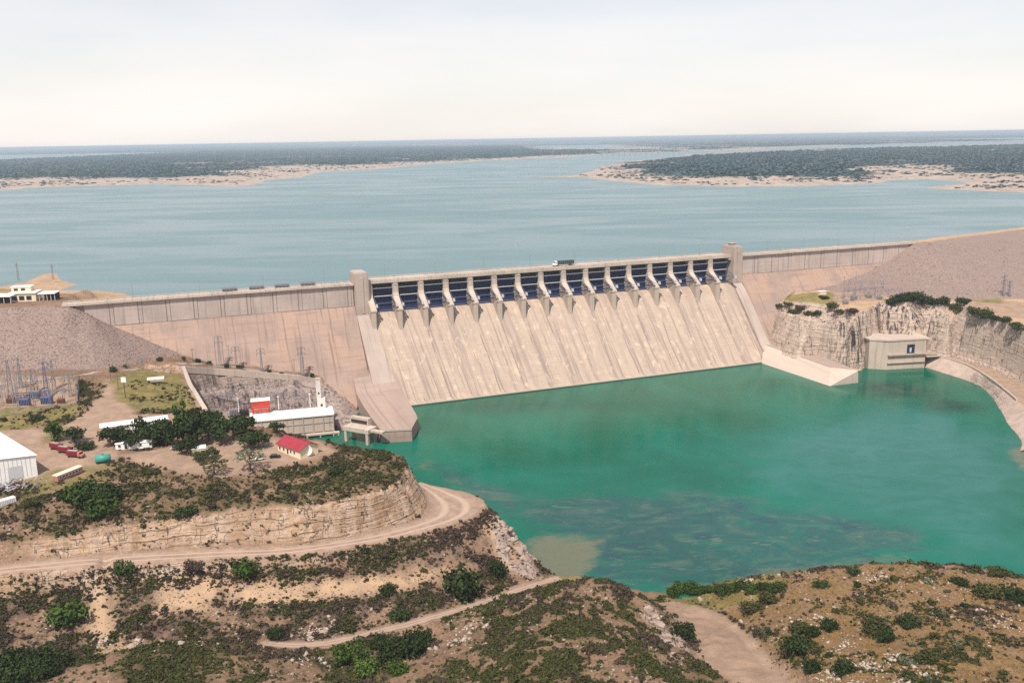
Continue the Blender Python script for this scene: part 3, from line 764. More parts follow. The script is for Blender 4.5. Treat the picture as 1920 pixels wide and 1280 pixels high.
def mat_lake():
    t = NT('lake_water'); p = t.pos()
    big = t.noise(t.scale(p, (.7, 1, 1)), .0016, 5, .6, .4); wind = t.noise(t.scale(p, (.55, 1.7, 1)), .006, 5, .62, .7)
    c = t.mix(t.ramp(big, .35, .65), (.080, .152, .155), (.098, .170, .168))
    c = t.mix(t.ramp(wind, .48, .66, 0, .8), c, (.058, .112, .125))
    c = t.mix(t.ramp(t.noise(t.scale(p, (.5, 2.4, 1)), .016, 3, .6, 1), .60, .72, 0, .45), c, (.048, .095, .112))
    rip = t.math('ADD', t.noise(p, .30, 3, .6), t.math('MULTIPLY', t.noise(p, .06, 3), 1.2))
    return t.bsdf(c, t.ramp(wind, .4, .65, .34, .20), t.bump(rip, .5, .30), .5)


def mat_farland():
    t = NT('far_scrubland'); p = t.pos()
    inl, _, _, _ = t.attr('inland')
    n1 = t.noise(t.scale(p, (1, .5, 1)), .0045, 5, .7); n2 = t.noise(t.scale(p, (1, .3, 1)), .045, 4, .75); n3 = t.noise(t.scale(p, (1, .4, 1)), .0009, 4, .6)
    sand = t.mix(t.ramp(n2, .35, .65), (.40, .315, .26), (.28, .215, .175))
    sand = t.mix(t.math('MULTIPLY', t.ramp(n2, .44, .56), t.ramp(inl, .02, .30)), sand, (.085, .080, .060))
    grn = t.mix(t.ramp(n2, .35, .65), (.010, .030, .036), (.045, .062, .058)); grn = t.mix(t.ramp(n3, .5, .7, 0, .5), grn, (.085, .085, .06)); grn = t.mix(t.ramp(n1, .45, .30, 0, .7), grn, (.012, .028, .036))  # blue of the distance haze is mixed into the scrub tones
    k = t.math('ADD', t.math('MULTIPLY', inl, 1.25), t.math('ADD', t.math('MULTIPLY', t.math('SUBTRACT', n1, .5), 1.5), t.math('MULTIPLY', t.math('SUBTRACT', n2, .5), 1.1)))
    c = t.mix(t.ramp(k, .34, .48), sand, grn)
    c = t.mix(t.math('MULTIPLY', t.ramp(n1, .62, .70), t.ramp(inl, .9, .5, .25, .8)), c, (.40, .32, .25))
    return t.bsdf(c, 1.0, None, .05)


def mat_leaf(name, ca, cb, dry=None):
    t = NT(name)
    r = t.n('ShaderNodeObjectInfo').outputs['Random']
    n1 = t.noise(t.pos(), .9, 3, .6); g = t.n('ShaderNodeNewGeometry').outputs['Random Per Island']
    c = t.mix(t.ramp(n1, .35, .65), ca, cb)
    c = t.mix(t.ramp(g, 0, 1, 0, .55), c, tuple(min(1, q * 2.3) for q in cb))
    c = t.mix(t.ramp(r, 0, 1, 0, .45), c, dry or tuple(q * .6 for q in ca))
    return t.bsdf(c, .9, None, .04)


def mat_road():
    """Graded gravel with two worn wheel tracks and a stony middle; UV u runs across, v along in metres."""
    t = NT('gravel_road'); u = t.xyz(t.uv('lane')); p = t.pos()
    n1 = t.noise(p, .25, 5, .7); n2 = t.noise(p, 1.6, 4, .7)
    c = t.mix(t.ramp(n1, .35, .68), (.330, .232, .176), (.245, .168, .125))
    uu = t.math('ADD', u[0], t.math('MULTIPLY', t.math('SUBTRACT', t.noise(t.comb(u[1], 0.0, 0.0), .03, 2), .5), .12))
    d = t.math('ABSOLUTE', t.math('SUBTRACT', t.math('ABSOLUTE', t.math('SUBTRACT', uu, .5)), .17))
    c = t.mix(t.math('MULTIPLY', t.ramp(d, .09, .02), t.ramp(n1, .25, .55, .4, .9)), c, (.42, .305, .235))
    c = t.mix(t.math('MULTIPLY', t.ramp(t.math('ABSOLUTE', t.math('SUBTRACT', uu, .5)), .34, .47), t.ramp(n2, .35, .6)), c, (.20, .135, .092))
    c = t.mix(t.ramp(n2, .56, .70, 0, .55), c, (.17, .115, .085))
    return t.bsdf(c, .95, t.bump(t.math('ADD', n2, t.math('MULTIPLY', t.ramp(d, .09, .02), -.6)), .15, .7), .1)


M = {}
M['terrain'] = mat_terrain()
M['chute'] = mat_chute()
M['wall'] = mat_concrete('dam_wall_concrete', (.330, .236, .196), .75, 'face', 1.0, 0, (.35, .235, .180))
M['panel'] = mat_concrete('dam_panel_concrete', (.48, .385, .34), .6, 'face', .2, 8.2)
M['conc'] = mat_concrete('grey_concrete', (.42, .335, .285), .6, None, .25)
M['conc_light'] = mat_concrete('pale_concrete', (.50, .405, .335), .55, None, .2)
M['conc_bright'] = mat_concrete('bright_concrete', (.68, .62, .56), .3)
M['pool'] = mat_pool(); M['lake'] = mat_lake(); M['far'] = mat_farland()
M['navy'] = paint('navy_steel', (.012, .021, .078), .5, .3, .4)
M['girder'] = paint('blue_grey_steel', (.085, .10, .15), .5, .3)
M['lightsteel'] = paint('light_grey_steel', (.50, .49, .49), .5, .3)
M['greysteel'] = paint('galvanised_steel', (.22, .21, .22), .5, .3)
M['bluesteel'] = paint('blue_painted_steel', (.10, .12, .22), .5, .3)
M['darksteel'] = paint('dark_steel', (.035, .032, .035), .5, .3)
M['white'] = paint('white_paint', (.78, .76, .72), .5, .16)
M['wall_top'] = mat_concrete('dirty_concrete', (.36, .265, .22), .5)
M['pier'] = mat_concrete('pier_concrete', (.50, .405, .335), .4, None)
M['block'] = mat_concrete('training_wall_concrete', (.375, .275, .228), .6, 'face', .6)
M['cream'] = paint('cream_render', (.72, .60, .42), .8, .2)
M['roofwhite'] = paint('white_sheet_roof', (.80, .78, .74), .45, .14, .25)
M['roofred'] = paint('crimson_sheet_roof', (.30, .032, .048), .55, .3, .3)
M['red'] = paint('red_paint', (.55, .045, .028), .5, .25)
M['darkred'] = paint('dark_red_paint', (.17, .018, .020), .45, .3)
M['pinkred'] = paint('faded_red_paint', (.40, .16, .14), .6, .3)
M['teal'] = paint('teal_paint', (.05, .27, .22), .5, .25)
M['glass'] = paint('dark_glass', (.015, .018, .022), .12, .2, .6, .5)
M['rubber'] = paint('black_rubber', (.02, .02, .02), .85, .2)
M['black'] = paint('black_car_paint', (.012, .012, .014), .25, .2, .6, .5)
M['green'] = paint('dark_green_paint', (.012, .055, .045), .5, .3)
M['rust'] = paint('rusty_steel', (.16, .075, .045), .8, .4)
M['scrap'] = paint('mixed_scrap', (.30, .27, .29), .7, .5, 1.5)
M['asphalt'] = paint('pale_asphalt', (.33, .25, .215), .9, .25, .2)
M['dirtroad'] = mat_road()
M['riprap'] = paint('riprap_stone', (.25, .182, .158), .95, .5, .35)
M['bark'] = paint('bark', (.11, .075, .05), .9, .35, 2)
M['wood'] = paint('weathered_pole_timber', (.15, .115, .095), .9, .35, 1)
M['rock'] = paint('pale_limestone', (.33, .255, .205), .95, .5, .9)
M['leaf_dark'] = mat_leaf('dark_tree_leaves', (.014, .022, .009), (.028, .042, .013))
M['leaf_green'] = mat_leaf('green_leaves', (.022, .040, .009), (.042, .066, .014))
M['leaf_bright'] = mat_leaf('bright_green_leaves', (.034, .060, .012), (.055, .082, .018))
M['leaf_olive'] = mat_leaf('olive_scrub_leaves', (.020, .026, .009), (.042, .048, .015), (.050, .042, .020))
M['leaf_brown'] = mat_leaf('brown_thorn_scrub', (.030, .021, .017), (.056, .039, .029), (.036, .030, .018))
M['leaf_grey'] = mat_leaf('grey_green_leaves', (.075, .080, .050), (.11, .115, .07))
# ------------------------------------------------------------------ ground, water, far land
keepL = (Z > -6.4) & (np.abs(XX) < YY * .85 + 70) & (so(XX, YY)[1] > -60)
hill = grid_mesh('hillside', GX, GY, Z, M['terrain'], keepL,
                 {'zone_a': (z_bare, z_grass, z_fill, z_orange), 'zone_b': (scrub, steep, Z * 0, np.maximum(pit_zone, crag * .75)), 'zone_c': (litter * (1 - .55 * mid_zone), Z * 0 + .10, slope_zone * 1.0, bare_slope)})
tag(hill, 'dry scrubby hillside with a cut cliff and bare yards below the dam', kind='structure')
keepR = (RZ > -6.4) & (RYY > 460)
bank = grid_mesh('river_bank', RX, RY, RZ, M['terrain'], keepR,
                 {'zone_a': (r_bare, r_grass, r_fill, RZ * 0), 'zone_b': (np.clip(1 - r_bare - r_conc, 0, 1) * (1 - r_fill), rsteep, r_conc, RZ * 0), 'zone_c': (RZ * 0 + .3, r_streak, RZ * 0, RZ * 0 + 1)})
tag(bank, 'rocky bank with cliffs and an embankment beside the dam', kind='structure')


def strip_mesh(name, a, b, n, m, lift, mat, field):
    """A road sheet between two edge lines, laid on the ground."""
    def even(pl, k):
        pl = [Vector(p) for p in pl]; ds = [0]
        for q, r in zip(pl[:-1], pl[1:]): ds.append(ds[-1] + (r - q).length)
        out = []
        for i in range(k):
            t = ds[-1] * i / (k - 1); j = max(q for q in range(len(ds) - 1) if ds[q] <= t + 1e-6)
            out.append(pl[j].lerp(pl[j + 1], (t - ds[j]) / max(1e-6, ds[j + 1] - ds[j])))
        return out
    A, B = even(a, n), even(b, n); vs = []
    for p, q in zip(A, B):
        for k in range(m + 1):
            c = p.lerp(q, k / m); vs.append((c.x, c.y, float(field.at(c.x, c.y)) + lift))
    fs = [(i * (m + 1) + k, i * (m + 1) + k + 1, (i + 1) * (m + 1) + k + 1, (i + 1) * (m + 1) + k) for i in range(n - 1) for k in range(m)]
    mb = MB(); mb.add(vs, fs); o = mb.build(name, mat, smooth=True)
    uv = o.data.uv_layers.new(name='lane')
    for lp in o.data.loops: i, k = divmod(lp.vertex_index, m + 1); uv.data[lp.index].uv = (k / m, i * 2.0)
    return o


# water below the dam: patches on its bed, plus painted sky and dark reflections
px_ = np.arange(-130, 521, 2.0); py_ = np.arange(250, 701, 2.0)
PX, PY = np.meshgrid(px_, py_)
def wblob(cx, cy, rx, ry):           # a patch centred on a survey mark, radii in metres
    c = P(cx, cy, 0); return np.exp(-(((PX - c.x) / rx) ** 2 + ((PY - c.y) / ry) ** 2))
def wpoly(pts, e):
    poly = [(p.x, p.y) for p in (P(x, y, 0) for x, y in pts)]; m = inpoly(PX, PY, poly); d = polydist(PX, PY, poly, True)
    return sstep(-e, e, np.where(m, d, -d) + (fbm(PX, PY, 16, 4, 12) - .5) * e * 2.2)
shal = np.maximum.reduce([wpoly([(975, 1005), (1040, 995), (1110, 1015), (1125, 1060), (1090, 1100), (1000, 1110), (985, 1050)], 9), wblob(800, 872, 9, 14) * .45, wpoly([(1885, 848), (1935, 838), (1940, 895), (1900, 872)], 5) * .8,
                          wblob(1370, 985, 14, 5) * .3, wpoly([(1240, 1095), (1500, 1058), (1700, 1035), (1700, 1060), (1250, 1120)], 6) * .5])
weed = np.maximum.reduce([wpoly([(940, 930), (1100, 925), (1350, 925), (1560, 965), (1660, 1010), (1640, 1055), (1380, 1100), (1150, 1110), (1080, 1080), (1100, 1010), (985, 1000)], 12), wpoly([(790, 868), (900, 900), (1000, 940), (960, 980), (880, 920)], 8),
                          wpoly([(1480, 955), (1700, 985), (1760, 1020), (1640, 1035), (1500, 1000)], 8) * 1.0])
sky_refl = np.clip(wpoly([(1540, 790), (1700, 760), (1930, 830), (1940, 1050), (1650, 980), (1400, 900)], 30) * .8 + wblob(1560, 830, 40, 25) * .5, 0, 1)
pool = grid_mesh('pool_water', px_, py_, PX * 0, M['pool'], np.ones(PX.shape, bool), {'bed': (shal, weed, sky_refl, np.clip(wblob(1690, 735, 24, 16) + wblob(1780, 760, 22, 16) + .8 * wblob(1640, 720, 22, 12) + .5 * wblob(1000, 760, 60, 14), 0, 1))})  # last channel: where dark reflections are painted on the water
tag(pool, 'green water of the pool below the dam', kind='structure')

# the lake: from the dam to the far distance
mb = MB()
le = [W3((-30000, 640, LAKE)), W3((-330, 592, LAKE)), D(-188, -12, LAKE), D(474, -12, LAKE), W3((520, 905, LAKE)), W3((30000, 1800, LAKE))]
mb.add(le + [W3((30000, 16000, LAKE)), W3((-30000, 16000, LAKE))], [tuple(range(8))])
tag(mb.build('lake_water', M['lake']), 'wide pale lake behind the dam', kind='structure')

# land round the lake
fx_, fy_ = np.arange(-4600, 6001, 14.0), np.concatenate([np.arange(1200, 5000, 25.0), np.arange(5000, 15000, 80.0)])
FX, FY = np.meshgrid(fx_, fy_)
def fpoly(pts): return [(p.x, p.y) for p in (P(x, y, LAKE) for x, y in pts)]
shore_left = fpoly([(-900, 380), (-300, 366), (0, 357), (60, 352), (200, 348), (300, 345), (440, 350), (478, 347), (500, 339), (560, 333), (600, 322), (720, 316), (800, 308), (900, 302), (1000, 297), (1060, 295), (1115, 291), (1150, 286), (1290, 284), (1290, 279.5),
                    (1120, 279), (1050, 277), (1000, 275), (980, 268), (600, 272), (0, 286), (-900, 300)])
wood_left = fpoly([(-900, 362), (-300, 345), (0, 337), (200, 333), (320, 334), (420, 330), (430, 322), (520, 313), (700, 309), (900, 298), (1000, 293), (1060, 291), (1120, 288), (1270, 284), (1270, 281), (1000, 281), (960, 270), (0, 288), (-900, 302)])
shore_right = fpoly([(985, 332), (1040, 331), (1075, 328), (1105, 322), (1140, 310), (1165, 304), (1240, 298), (1300, 290), (1400, 285), (1600, 277), (1920, 270), (2600, 258), (3400, 250), (3400, 420), (2500, 385), (1920, 361), (1840, 358), (1735, 353), (1760, 348), (1820, 345), (1800, 340), (1740, 336), (1665, 338),
                     (1650, 344), (1500, 349), (1350, 350), (1230, 347), (1140, 338), (1085, 333)])
wood_right = fpoly([(1150, 316), (1200, 304), (1300, 293), (1420, 287), (1600, 279), (1920, 272), (2600, 262), (3400, 255), (3400, 385), (2500, 352), (1920, 328), (1800, 322), (1730, 312), (1640, 314), (1600, 331), (1480, 333), (1350, 333), (1230, 330)])
far_strip = fpoly([(1270, 281.5), (1340, 283), (1500, 277), (1700, 272), (1920, 266.5), (2600, 255), (2600, 251), (1920, 262.5), (1600, 268), (1300, 275), (1050, 274)])
far_right = fpoly([(1262, 281), (1330, 283), (1420, 280), (1500, 275.5), (1700, 269), (1920, 263.5), (2600, 252), (3400, 243), (3400, 236), (2600, 245), (1920, 256), (1300, 266), (1180, 270), (1120, 273), (1170, 276), (1270, 277.5)])
def fdist(poly): return polydist(FX * 1.0, FY, poly, True) * np.where(inpoly(FX, FY, poly), 1, -1)
wb = (fbm(FX, FY, 260, 4, 3) - .5) * 260
dl, dr = fdist(shore_left), fdist(shore_right)
wl, wr = fdist(wood_left), fdist(wood_right)
fs_ = fdist(far_strip)
df = fdist(far_right); landm = np.maximum.reduce([dl, dr, df])
scale_e = np.clip(FY / 14, 60, 900)
inland = np.clip(np.maximum.reduce([wl / scale_e, wr / scale_e, np.minimum(df / scale_e, .45) - .25 + 1.2 * (fbm(FX, FY, 900, 3, 44) - .5)]) + .5, 0, 1) * .8 + .1 * (fbm(FX, FY, 300, 3, 6) - .5)
clr = sstep(.60, .66, fbm(FX, FY * 1.0, 340, 3, 61)) * (FY < 9000)
inland = np.clip(inland - clr * .38, 0, 1)
fr_in = inland.copy()
FZ = LAKE + np.clip((landm + wb * .12) / 45.0, -2.5, 2.2) + np.clip(inland - .25, 0, 1) * (3 + 9 * fbm(FX, FY, 130, 3, 21))
farl = grid_mesh('far_shore', fx_, fy_, FZ, M['far'], FZ > LAKE - .6, {'inland': (inland, inland, inland, inland)})
tag(farl, 'far lake shore with pale beaches and dark scrub', kind='structure')
# beyond: one sheet of land to the horizon, with strips of water in it
gx_ = np.arange(-64000, 64001, 1600.0); gy_ = np.concatenate([np.arange(9000, 20000, 500.0), np.arange(20000, 68001, 1500.0)])
QX, QY = np.meshgrid(gx_, gy_)
nb = fbm(QX, QY, 5200, 4, 14)
gz_ = LAKE - 1.5 + np.where(QY > 14000, 4 + 34 * nb * sstep(14000, 40000, QY), 0)
q_in = np.clip(.66 + (fbm(QX, QY, 3800, 4, 23) - .5) * 1.9, 0, 1)
strip1 = inpoly(QX, QY, far_strip)
gz_ = np.where(QY <= 13000, LAKE - 3, gz_)
gnd = grid_mesh('ground', gx_, gy_, gz_, M['far'], np.ones(QX.shape, bool), {'inland': (q_in, q_in, q_in, q_in)})
tag(gnd, 'flat scrub country running to the horizon', kind='structure')
# land strip between 9 km and 14 km for the right part
mb = MB()

# the spit on the left shore of the lake
sx_, sy_ = np.arange(-760, -230, 2.5), np.arange(560, 1000, 2.5)
SX, SY = np.meshgrid(sx_, sy_)
def spoly(pts): return [(p.x, p.y) for p in (P(x, y, LAKE) for x, y in pts)]
sp1 = spoly([(-420, 580), (-260, 545), (-100, 540), (0, 538), (50, 528), (80, 515), (92, 512), (106, 513), (112, 524), (130, 530), (145, 533), (120, 541), (110, 547), (180, 545), (228, 549), (246, 555), (236, 575), (100, 600), (-420, 640)])
sd = polydist(SX, SY, sp1, True) * np.where(inpoly(SX, SY, sp1), 1, -1)
SZ = LAKE + np.clip(sd / 9.0, -2, 2.5) + np.clip((sd - 20) / 40.0, 0, 1) * 5 * fbm(SX, SY, 40, 3, 2)
yard = 1 - sstep(0, 45, SY - (604 + .05 * (SX + 300)))
SZ = np.maximum(SZ, np.where(SX < -285, yard * 73.2 + (1 - yard) * 50, 0))
sin_ = sstep(0, 40, sd); sg = sstep(.45, .6, fbm(SX, SY, 30, 3, 41)) * sin_
spit = grid_mesh('shore_ground', sx_, sy_, SZ, M['terrain'], (SZ > LAKE - .8), {'zone_a': (.25 - .2 * sg, sg * .8, SZ * 0, SZ * 0), 'zone_b': (SZ * 0, SZ * 0, SZ * 0, SZ * 0), 'zone_c': (SZ * 0, SZ * 0, SZ * 0, SZ * 0 + 1)})
tag(spit, 'sandy point of land with thin grass by the lake', kind='structure')

# roads
rd = strip_mesh('road', road_foot, road_outer, 160, 6, .16, M['dirtroad'], land)
tag(rd, 'gravel road on a ledge below the cut cliff', kind='structure')
def offset_line(pl, w):
    out = []
    for k, p in enumerate(pl):
        a, b = pl[max(0, k - 1)], pl[min(len(pl) - 1, k + 1)]; d = (b - a); d.z = 0; d.normalize()
        out.append(p + Vector((-d.y, d.x, 0)) * w)
    return out
tl = [p + W3((0, 1.5, 0)) for p in trail]
tr = strip_mesh('track', offset_line(tl, 1.9), offset_line(tl, -1.9), 110, 4, .14, M['dirtroad'], land)
tag(tr, 'dirt track through the gully', kind='structure')
fence_line = smooth_line(L((-20, 716, 46), (60, 712, 45.8), (150, 704, 45.5), (215, 692, 45), (280, 683, 43.8), (330, 676, 42)) + [PF(q[0], q[1]) + W3((NX * 3.5, NY * 3.5, .5)) for q in ((400, 682), (480, 687), (560, 699), (598, 705))], 1)
ar = strip_mesh('access_road', offset_line(fence_line, -1.0), offset_line(fence_line, -5.0), 120, 3, .14, M['asphalt'], land)
tag(ar, 'narrow access road at the foot of the rock fill', kind='structure')
# ------------------------------------------------------------------ the dam
dam = thing('dam', 'long pale concrete gravity dam with sixteen dark gates over a streaked spillway', 'dam', (0, 0, 0))


def sheet(name, ss, prof, mat, uvn, parent, side=None):
    """Extrude a profile of (o, z) points along the stations ss; side(s, o, z) -> s shifts stations. UV = (along, length down)."""
    V, Fa, U = [], [], []
    dl_ = [0.0]
    for a, b in zip(prof[:-1], prof[1:]): dl_.append(dl_[-1] + math.hypot(b[0] - a[0], b[1] - a[1]))
    n = len(prof)
    for s in ss:
        for k, (o, z) in enumerate(prof):
            s2 = side(s, o, z) if side else s
            V.append(D(s2, o, z)); U.append((s, dl_[k]))
    for i in range(len(ss) - 1):
        for k in range(n - 1):
            Fa.append((i * n + k, i * n + k + 1, (i + 1) * n + k + 1, (i + 1) * n + k))
    base = len(V)
    for i in (0, len(ss) - 1):                       # end caps
        Fa.append(tuple(i * n + k for k in (range(n) if i == 0 else range(n - 1, -1, -1))))
    me = bpy.data.meshes.new(name); me.from_pydata([tuple(v) for v in V], [], Fa)
    uv = me.uv_layers.new(name=uvn)
    for lp in me.loops: uv.data[lp.index].uv = U[lp.vertex_index]
    me.materials.append(mat)
    bm = bmesh.new(); bm.from_mesh(me); bmesh.ops.recalc_face_normals(bm, faces=bm.faces); bm.to_mesh(me); bm.free()
    o = bpy.data.objects.new(name, me); COL.objects.link(o); o.parent = parent
    return o


def arange(a, b, st):
    n = max(1, int(round((b - a) / st))); return [a + (b - a) * k / n for k in range(n + 1)]


# spillway: rounded crest, straight face, small bucket at the water
ogee = [(-14, -6), (-14, 50), (-7, 51.5), (-4, 52.8), (-1.5, 53.3), (1, 53.0), (3.5, 51.8), (6, 49.8), (9, 46.8), (12, 43.4), (16, 39), (24, 30), (34, 18.7), (43, 8.6), (49, 1.9), (52.5, 1.1), (53.6, .9), (53.8, -6)]
S0, S1 = -2.0, 16 * PITCHG - 1.0
conv = lambda s, o, z: s + max(0.0, (o - 4) / 48.0) * 7.5 * (1 - (s - S0) / (S1 - S0)) if o > 4 else s
sheet('spillway', arange(S0, S1, 4.5), ogee, M['chute'], 'flow', dam, conv)


def wall_prof(zt): return [(-9, -6), (-9, zt), (-.4, zt), (-.4, ZPAN + .2), (0, ZPAN), (.2, ZPAN - .25)] + [((ZPAN - z) * KF, z) for z in (52, 44, 35, 25, 14, 4, -6)]


sheet('dam_wall', arange(-183, -12, 5), wall_prof(73.2), M['wall'], 'face', dam)
sheet('dam_wall', arange(S1 + 9, 474, 5), wall_prof(73.2), M['wall'], 'face', dam)


def panels(s0, s1):
    """The upper vertical wall in pours of about 16 m, each a little proud or shy of the next."""
    mb = MB(); s = s0; k = 0
    while s < s1 - 1:
        e = min(s + 16.4, s1); mb.box(s + .12, e - .12, -.4, .10 + .16 * (k % 2), ZPAN + .2, 73.2, 0, lambda p: D(p.x, p.y, p.z)); s = e; k += 1
    return mb


def with_uv(o, uvn):
    me = o.data; uv = me.uv_layers.new(name=uvn)
    for lp in me.loops:
        c = me.vertices[lp.vertex_index].co; s, q = so(c.x, c.y); uv.data[lp.index].uv = (s, 75 - c.z + max(0, q) * .1)
    return o


with_uv(panels(-178, -12.5).build('upper_wall', M['panel'], dam), 'face')
with_uv(panels(S1 + 9.5, 470).build('upper_wall', M['panel'], dam), 'face')
TD = lambda p: D(p.x, p.y, p.z)
# roadway along the crest with its kerbs
def deck(s0, s1, o0, o1, zt, th):
    mb = MB().box(s0, s1, o0, o1, zt - th, zt, 0, TD)
    return mb
deck(-190, -12.2, -9.5, 1.7, 74.2, .95).build('crest_road', M['conc_light'], dam)
deck(S1 + 9.2, 478, -9.5, 1.7, 74.6, .95).build('crest_road', M['conc_light'], dam)
bd = deck(-2.2, S1 + .2, -13, .9, CREST, 2.0)
for k in range(17): bd.box(k * PITCHG - 3.0, k * PITCHG, -12.5, .6, 71.6, 73.39, 0, TD)
bd.build('bridge_deck', M['conc_light'], dam)
for s0, s1, zt, o in ((-190, -12.2, 74.2, 1.35), (-190, -12.2, 74.2, -9.2), (S1 + 9.2, 478, 74.6, 1.35), (S1 + 9.2, 478, 74.6, -9.2), (-2.2, S1 + .2, CREST, .55), (-2.2, S1 + .2, CREST, -12.65)):
    mb = MB().box(s0, s1, o - .18, o + .18, zt + .55, zt + .95, 0, TD)
    s = s0
    while s < s1:
        mb.box(s, s + .4, o - .16, o + .16, zt + .002, zt + .55, 0, TD); s += 3.0
    mb.build('parapet', M['conc_light'], dam)
# abutment towers
def tower(s0, s1, zt):
    mb = MB()
    prof = [(-13.5, 40), (-13.5, zt), (3.6, zt), (3.9, 50), (11.5, 41.5), (12, 38)]
    n = len(prof); vs = [D(s0, o, z) for o, z in prof] + [D(s1, o, z) for o, z in prof]
    mb.add(vs, [(k, (k + 1) % n, n + (k + 1) % n, n + k) for k in range(n)] + [tuple(range(n - 1, -1, -1)), tuple(range(n, 2 * n))])
    mb.box(s0 + .8, s1 - .8, -12.8, 2.8, zt + .002, zt + .5, 0, TD)
    mb.box(s0 + (s1 - s0) * .40, s0 + (s1 - s0) * .60, 3.6, 4.2, zt - 27, zt - 3, 0, TD)
    return mb.build('abutment_tower', M['conc'], dam)
tower(-11.8, -2.4, 81.3); tower(S1 + .4, S1 + 8.8, 81.6)
mb = MB().box(S1 + 2.2, S1 + 6.2, -7, -2, 82.12, 84.0, 0, TD); mb.box(S1 + 1.8, S1 + 6.6, -7.4, -1.6, 84.0, 84.3, 0, TD); mb.build('lamp_housing', M['conc'], dam)
# side walls of the chute
def chute_wall(f0, f1):
    prof = [(4, 53), (8, 49.8), (12, 45.6), (16, 41.6), (24, 32.6), (34, 21.4), (43, 11.6), (47, 8.0)]
    V, Fa = [], []
    for o, z in prof:
        base = 53 - (o - 2) * .98 - 10
        a, b = f0(o), f1(o)
        V += [D(a, o, z), D(b, o, z), D(b, o, base), D(a, o, base)]
    for i in range(len(prof) - 1):
        for k in range(4): Fa.append((i * 4 + k, i * 4 + (k + 1) % 4, i * 4 + 4 + (k + 1) % 4, i * 4 + 4 + k))
    Fa += [(3, 2, 1, 0), tuple(len(V) - 4 + k for k in range(4))]
    mb = MB(); mb.add(V, Fa); return mb.build('chute_wall', M['conc'], dam)
chute_wall(lambda o: -11.8 + max(0, o - 4) / 48 * 1.0, lambda o: -1.9 + max(0, o - 4) / 48 * 7.5)
chute_wall(lambda o: S1 + .1, lambda o: S1 + 8.6)

# piers
def pier():
    mb = MB()
    up = [(-13, 50), (-13, 73.38), (.3, 73.38), (.5, 66.5), (1.6, 63.8), (9.6, 58.2), (12.2, 56.8), (12.2, 55.6), (8.6, 55.0), (7.2, 48), (-1, 50)]
    n = len(up); h = 2.0
    mb.add([D(-h - 1.45, o, z) for o, z in up] + [D(h - 1.45, o, z) for o, z in up],
           [(k, (k + 1) % n, n + (k + 1) % n, n + k) for k in range(n)] + [tuple(range(n - 1, -1, -1)), tuple(range(n, 2 * n))])
    # lower shaft with a cut-water nose
    plan = [(-1.8, 4), (1.8, 4), (1.8, 11.2), (1.1, 12.8), (-1.1, 12.8), (-1.8, 11.2)]
    m = len(plan)
    vs = [D(a - 1.5, o, 38) for a, o in plan] + [D(a - 1.5, o, 55.2) for a, o in plan]
    mb.add(vs, [(k, (k + 1) % m, m + (k + 1) % m, m + k) for k in range(m)] + [tuple(range(m, 2 * m))])
    return mb
p0 = pier().build('pier', M['pier'], dam)
for k in range(1, 16):
    p = p0.copy(); COL.objects.link(p); p.parent = dam
    p.location = (DX * PITCHG * k, DY * PITCHG * k, 0)

# radial gates: curved skin, ribs, girders, arms and trunnions
W0, W1, TO, TZ, RR = .25, 14.85, 11.4, 59.8, 14.8
def arc(a, r=RR): return TO - r * math.cos(math.radians(a)), TZ + r * math.sin(math.radians(a))
def gate():
    sk = MB(); angs = [-27 + 68 * k / 10 for k in range(11)]
    vs = []
    for a in angs:
        for r in (RR, RR + .35):
            o, z = arc(a, r); vs += [D(W0, o, z), D(W1, o, z)]
    for k in range(10):
        b, c = k * 4, k * 4 + 4
        sk.add([vs[b], vs[b + 1], vs[c + 1], vs[c], vs[b + 2], vs[b + 3], vs[c + 3], vs[c + 2]], [(0, 1, 2, 3), (7, 6, 5, 4), (0, 3, 7, 4), (1, 5, 6, 2)])
    for s in arange(W0 + 1.2, W1 - 1.2, 1.75):                     # ribs on the skin
        for k in range(0, 10, 2):
            o0, z0 = arc(angs[k], RR - .25); o1, z1 = arc(angs[k + 2], RR - .25); sk.bar(D(s, o0, z0), D(s, o1, z1), .22, .5)
    g = sk.build('gate', M['navy'], dam)
    def girder(a, th, mat, nm='girder', o_in=.9, w0=W0 + .1, w1=W1 - .1):
        o, z = arc(a, RR - o_in); m_ = MB().box(w0, w1, o - .45, o + .45, z - th / 2, z + th / 2, 0, TD); return m_.build(nm, mat, g)
    girder(18, .5, M['lightsteel']); girder(-4, .45, M['girder']); girder(-24, .6, M['girder'])
    for sgn in (0, 1):
        st, sg = (W0 + .5, W0 + 1.3) if not sgn else (W1 - .5, W1 - 1.3)
        ar = MB()
        for a in (18, -4, -24):
            o, z = arc(a, RR - 1.3); ar.bar(D(sg, o, z), D(st, TO - .3, TZ), .34, .45)
        ar.bar(D(sg, *arc(18, 8)), D(sg, *arc(-24, 8)), .2)
        ar.build('gate_arm', M['girder'], g)
        tb = MB().box(st - .55, st + .55, TO - 1.3, TO + .9, TZ - 1.1, TZ + .9, 0, TD); tb.build('trunnion', M['lightsteel'], g)
    return g
g0 = gate()
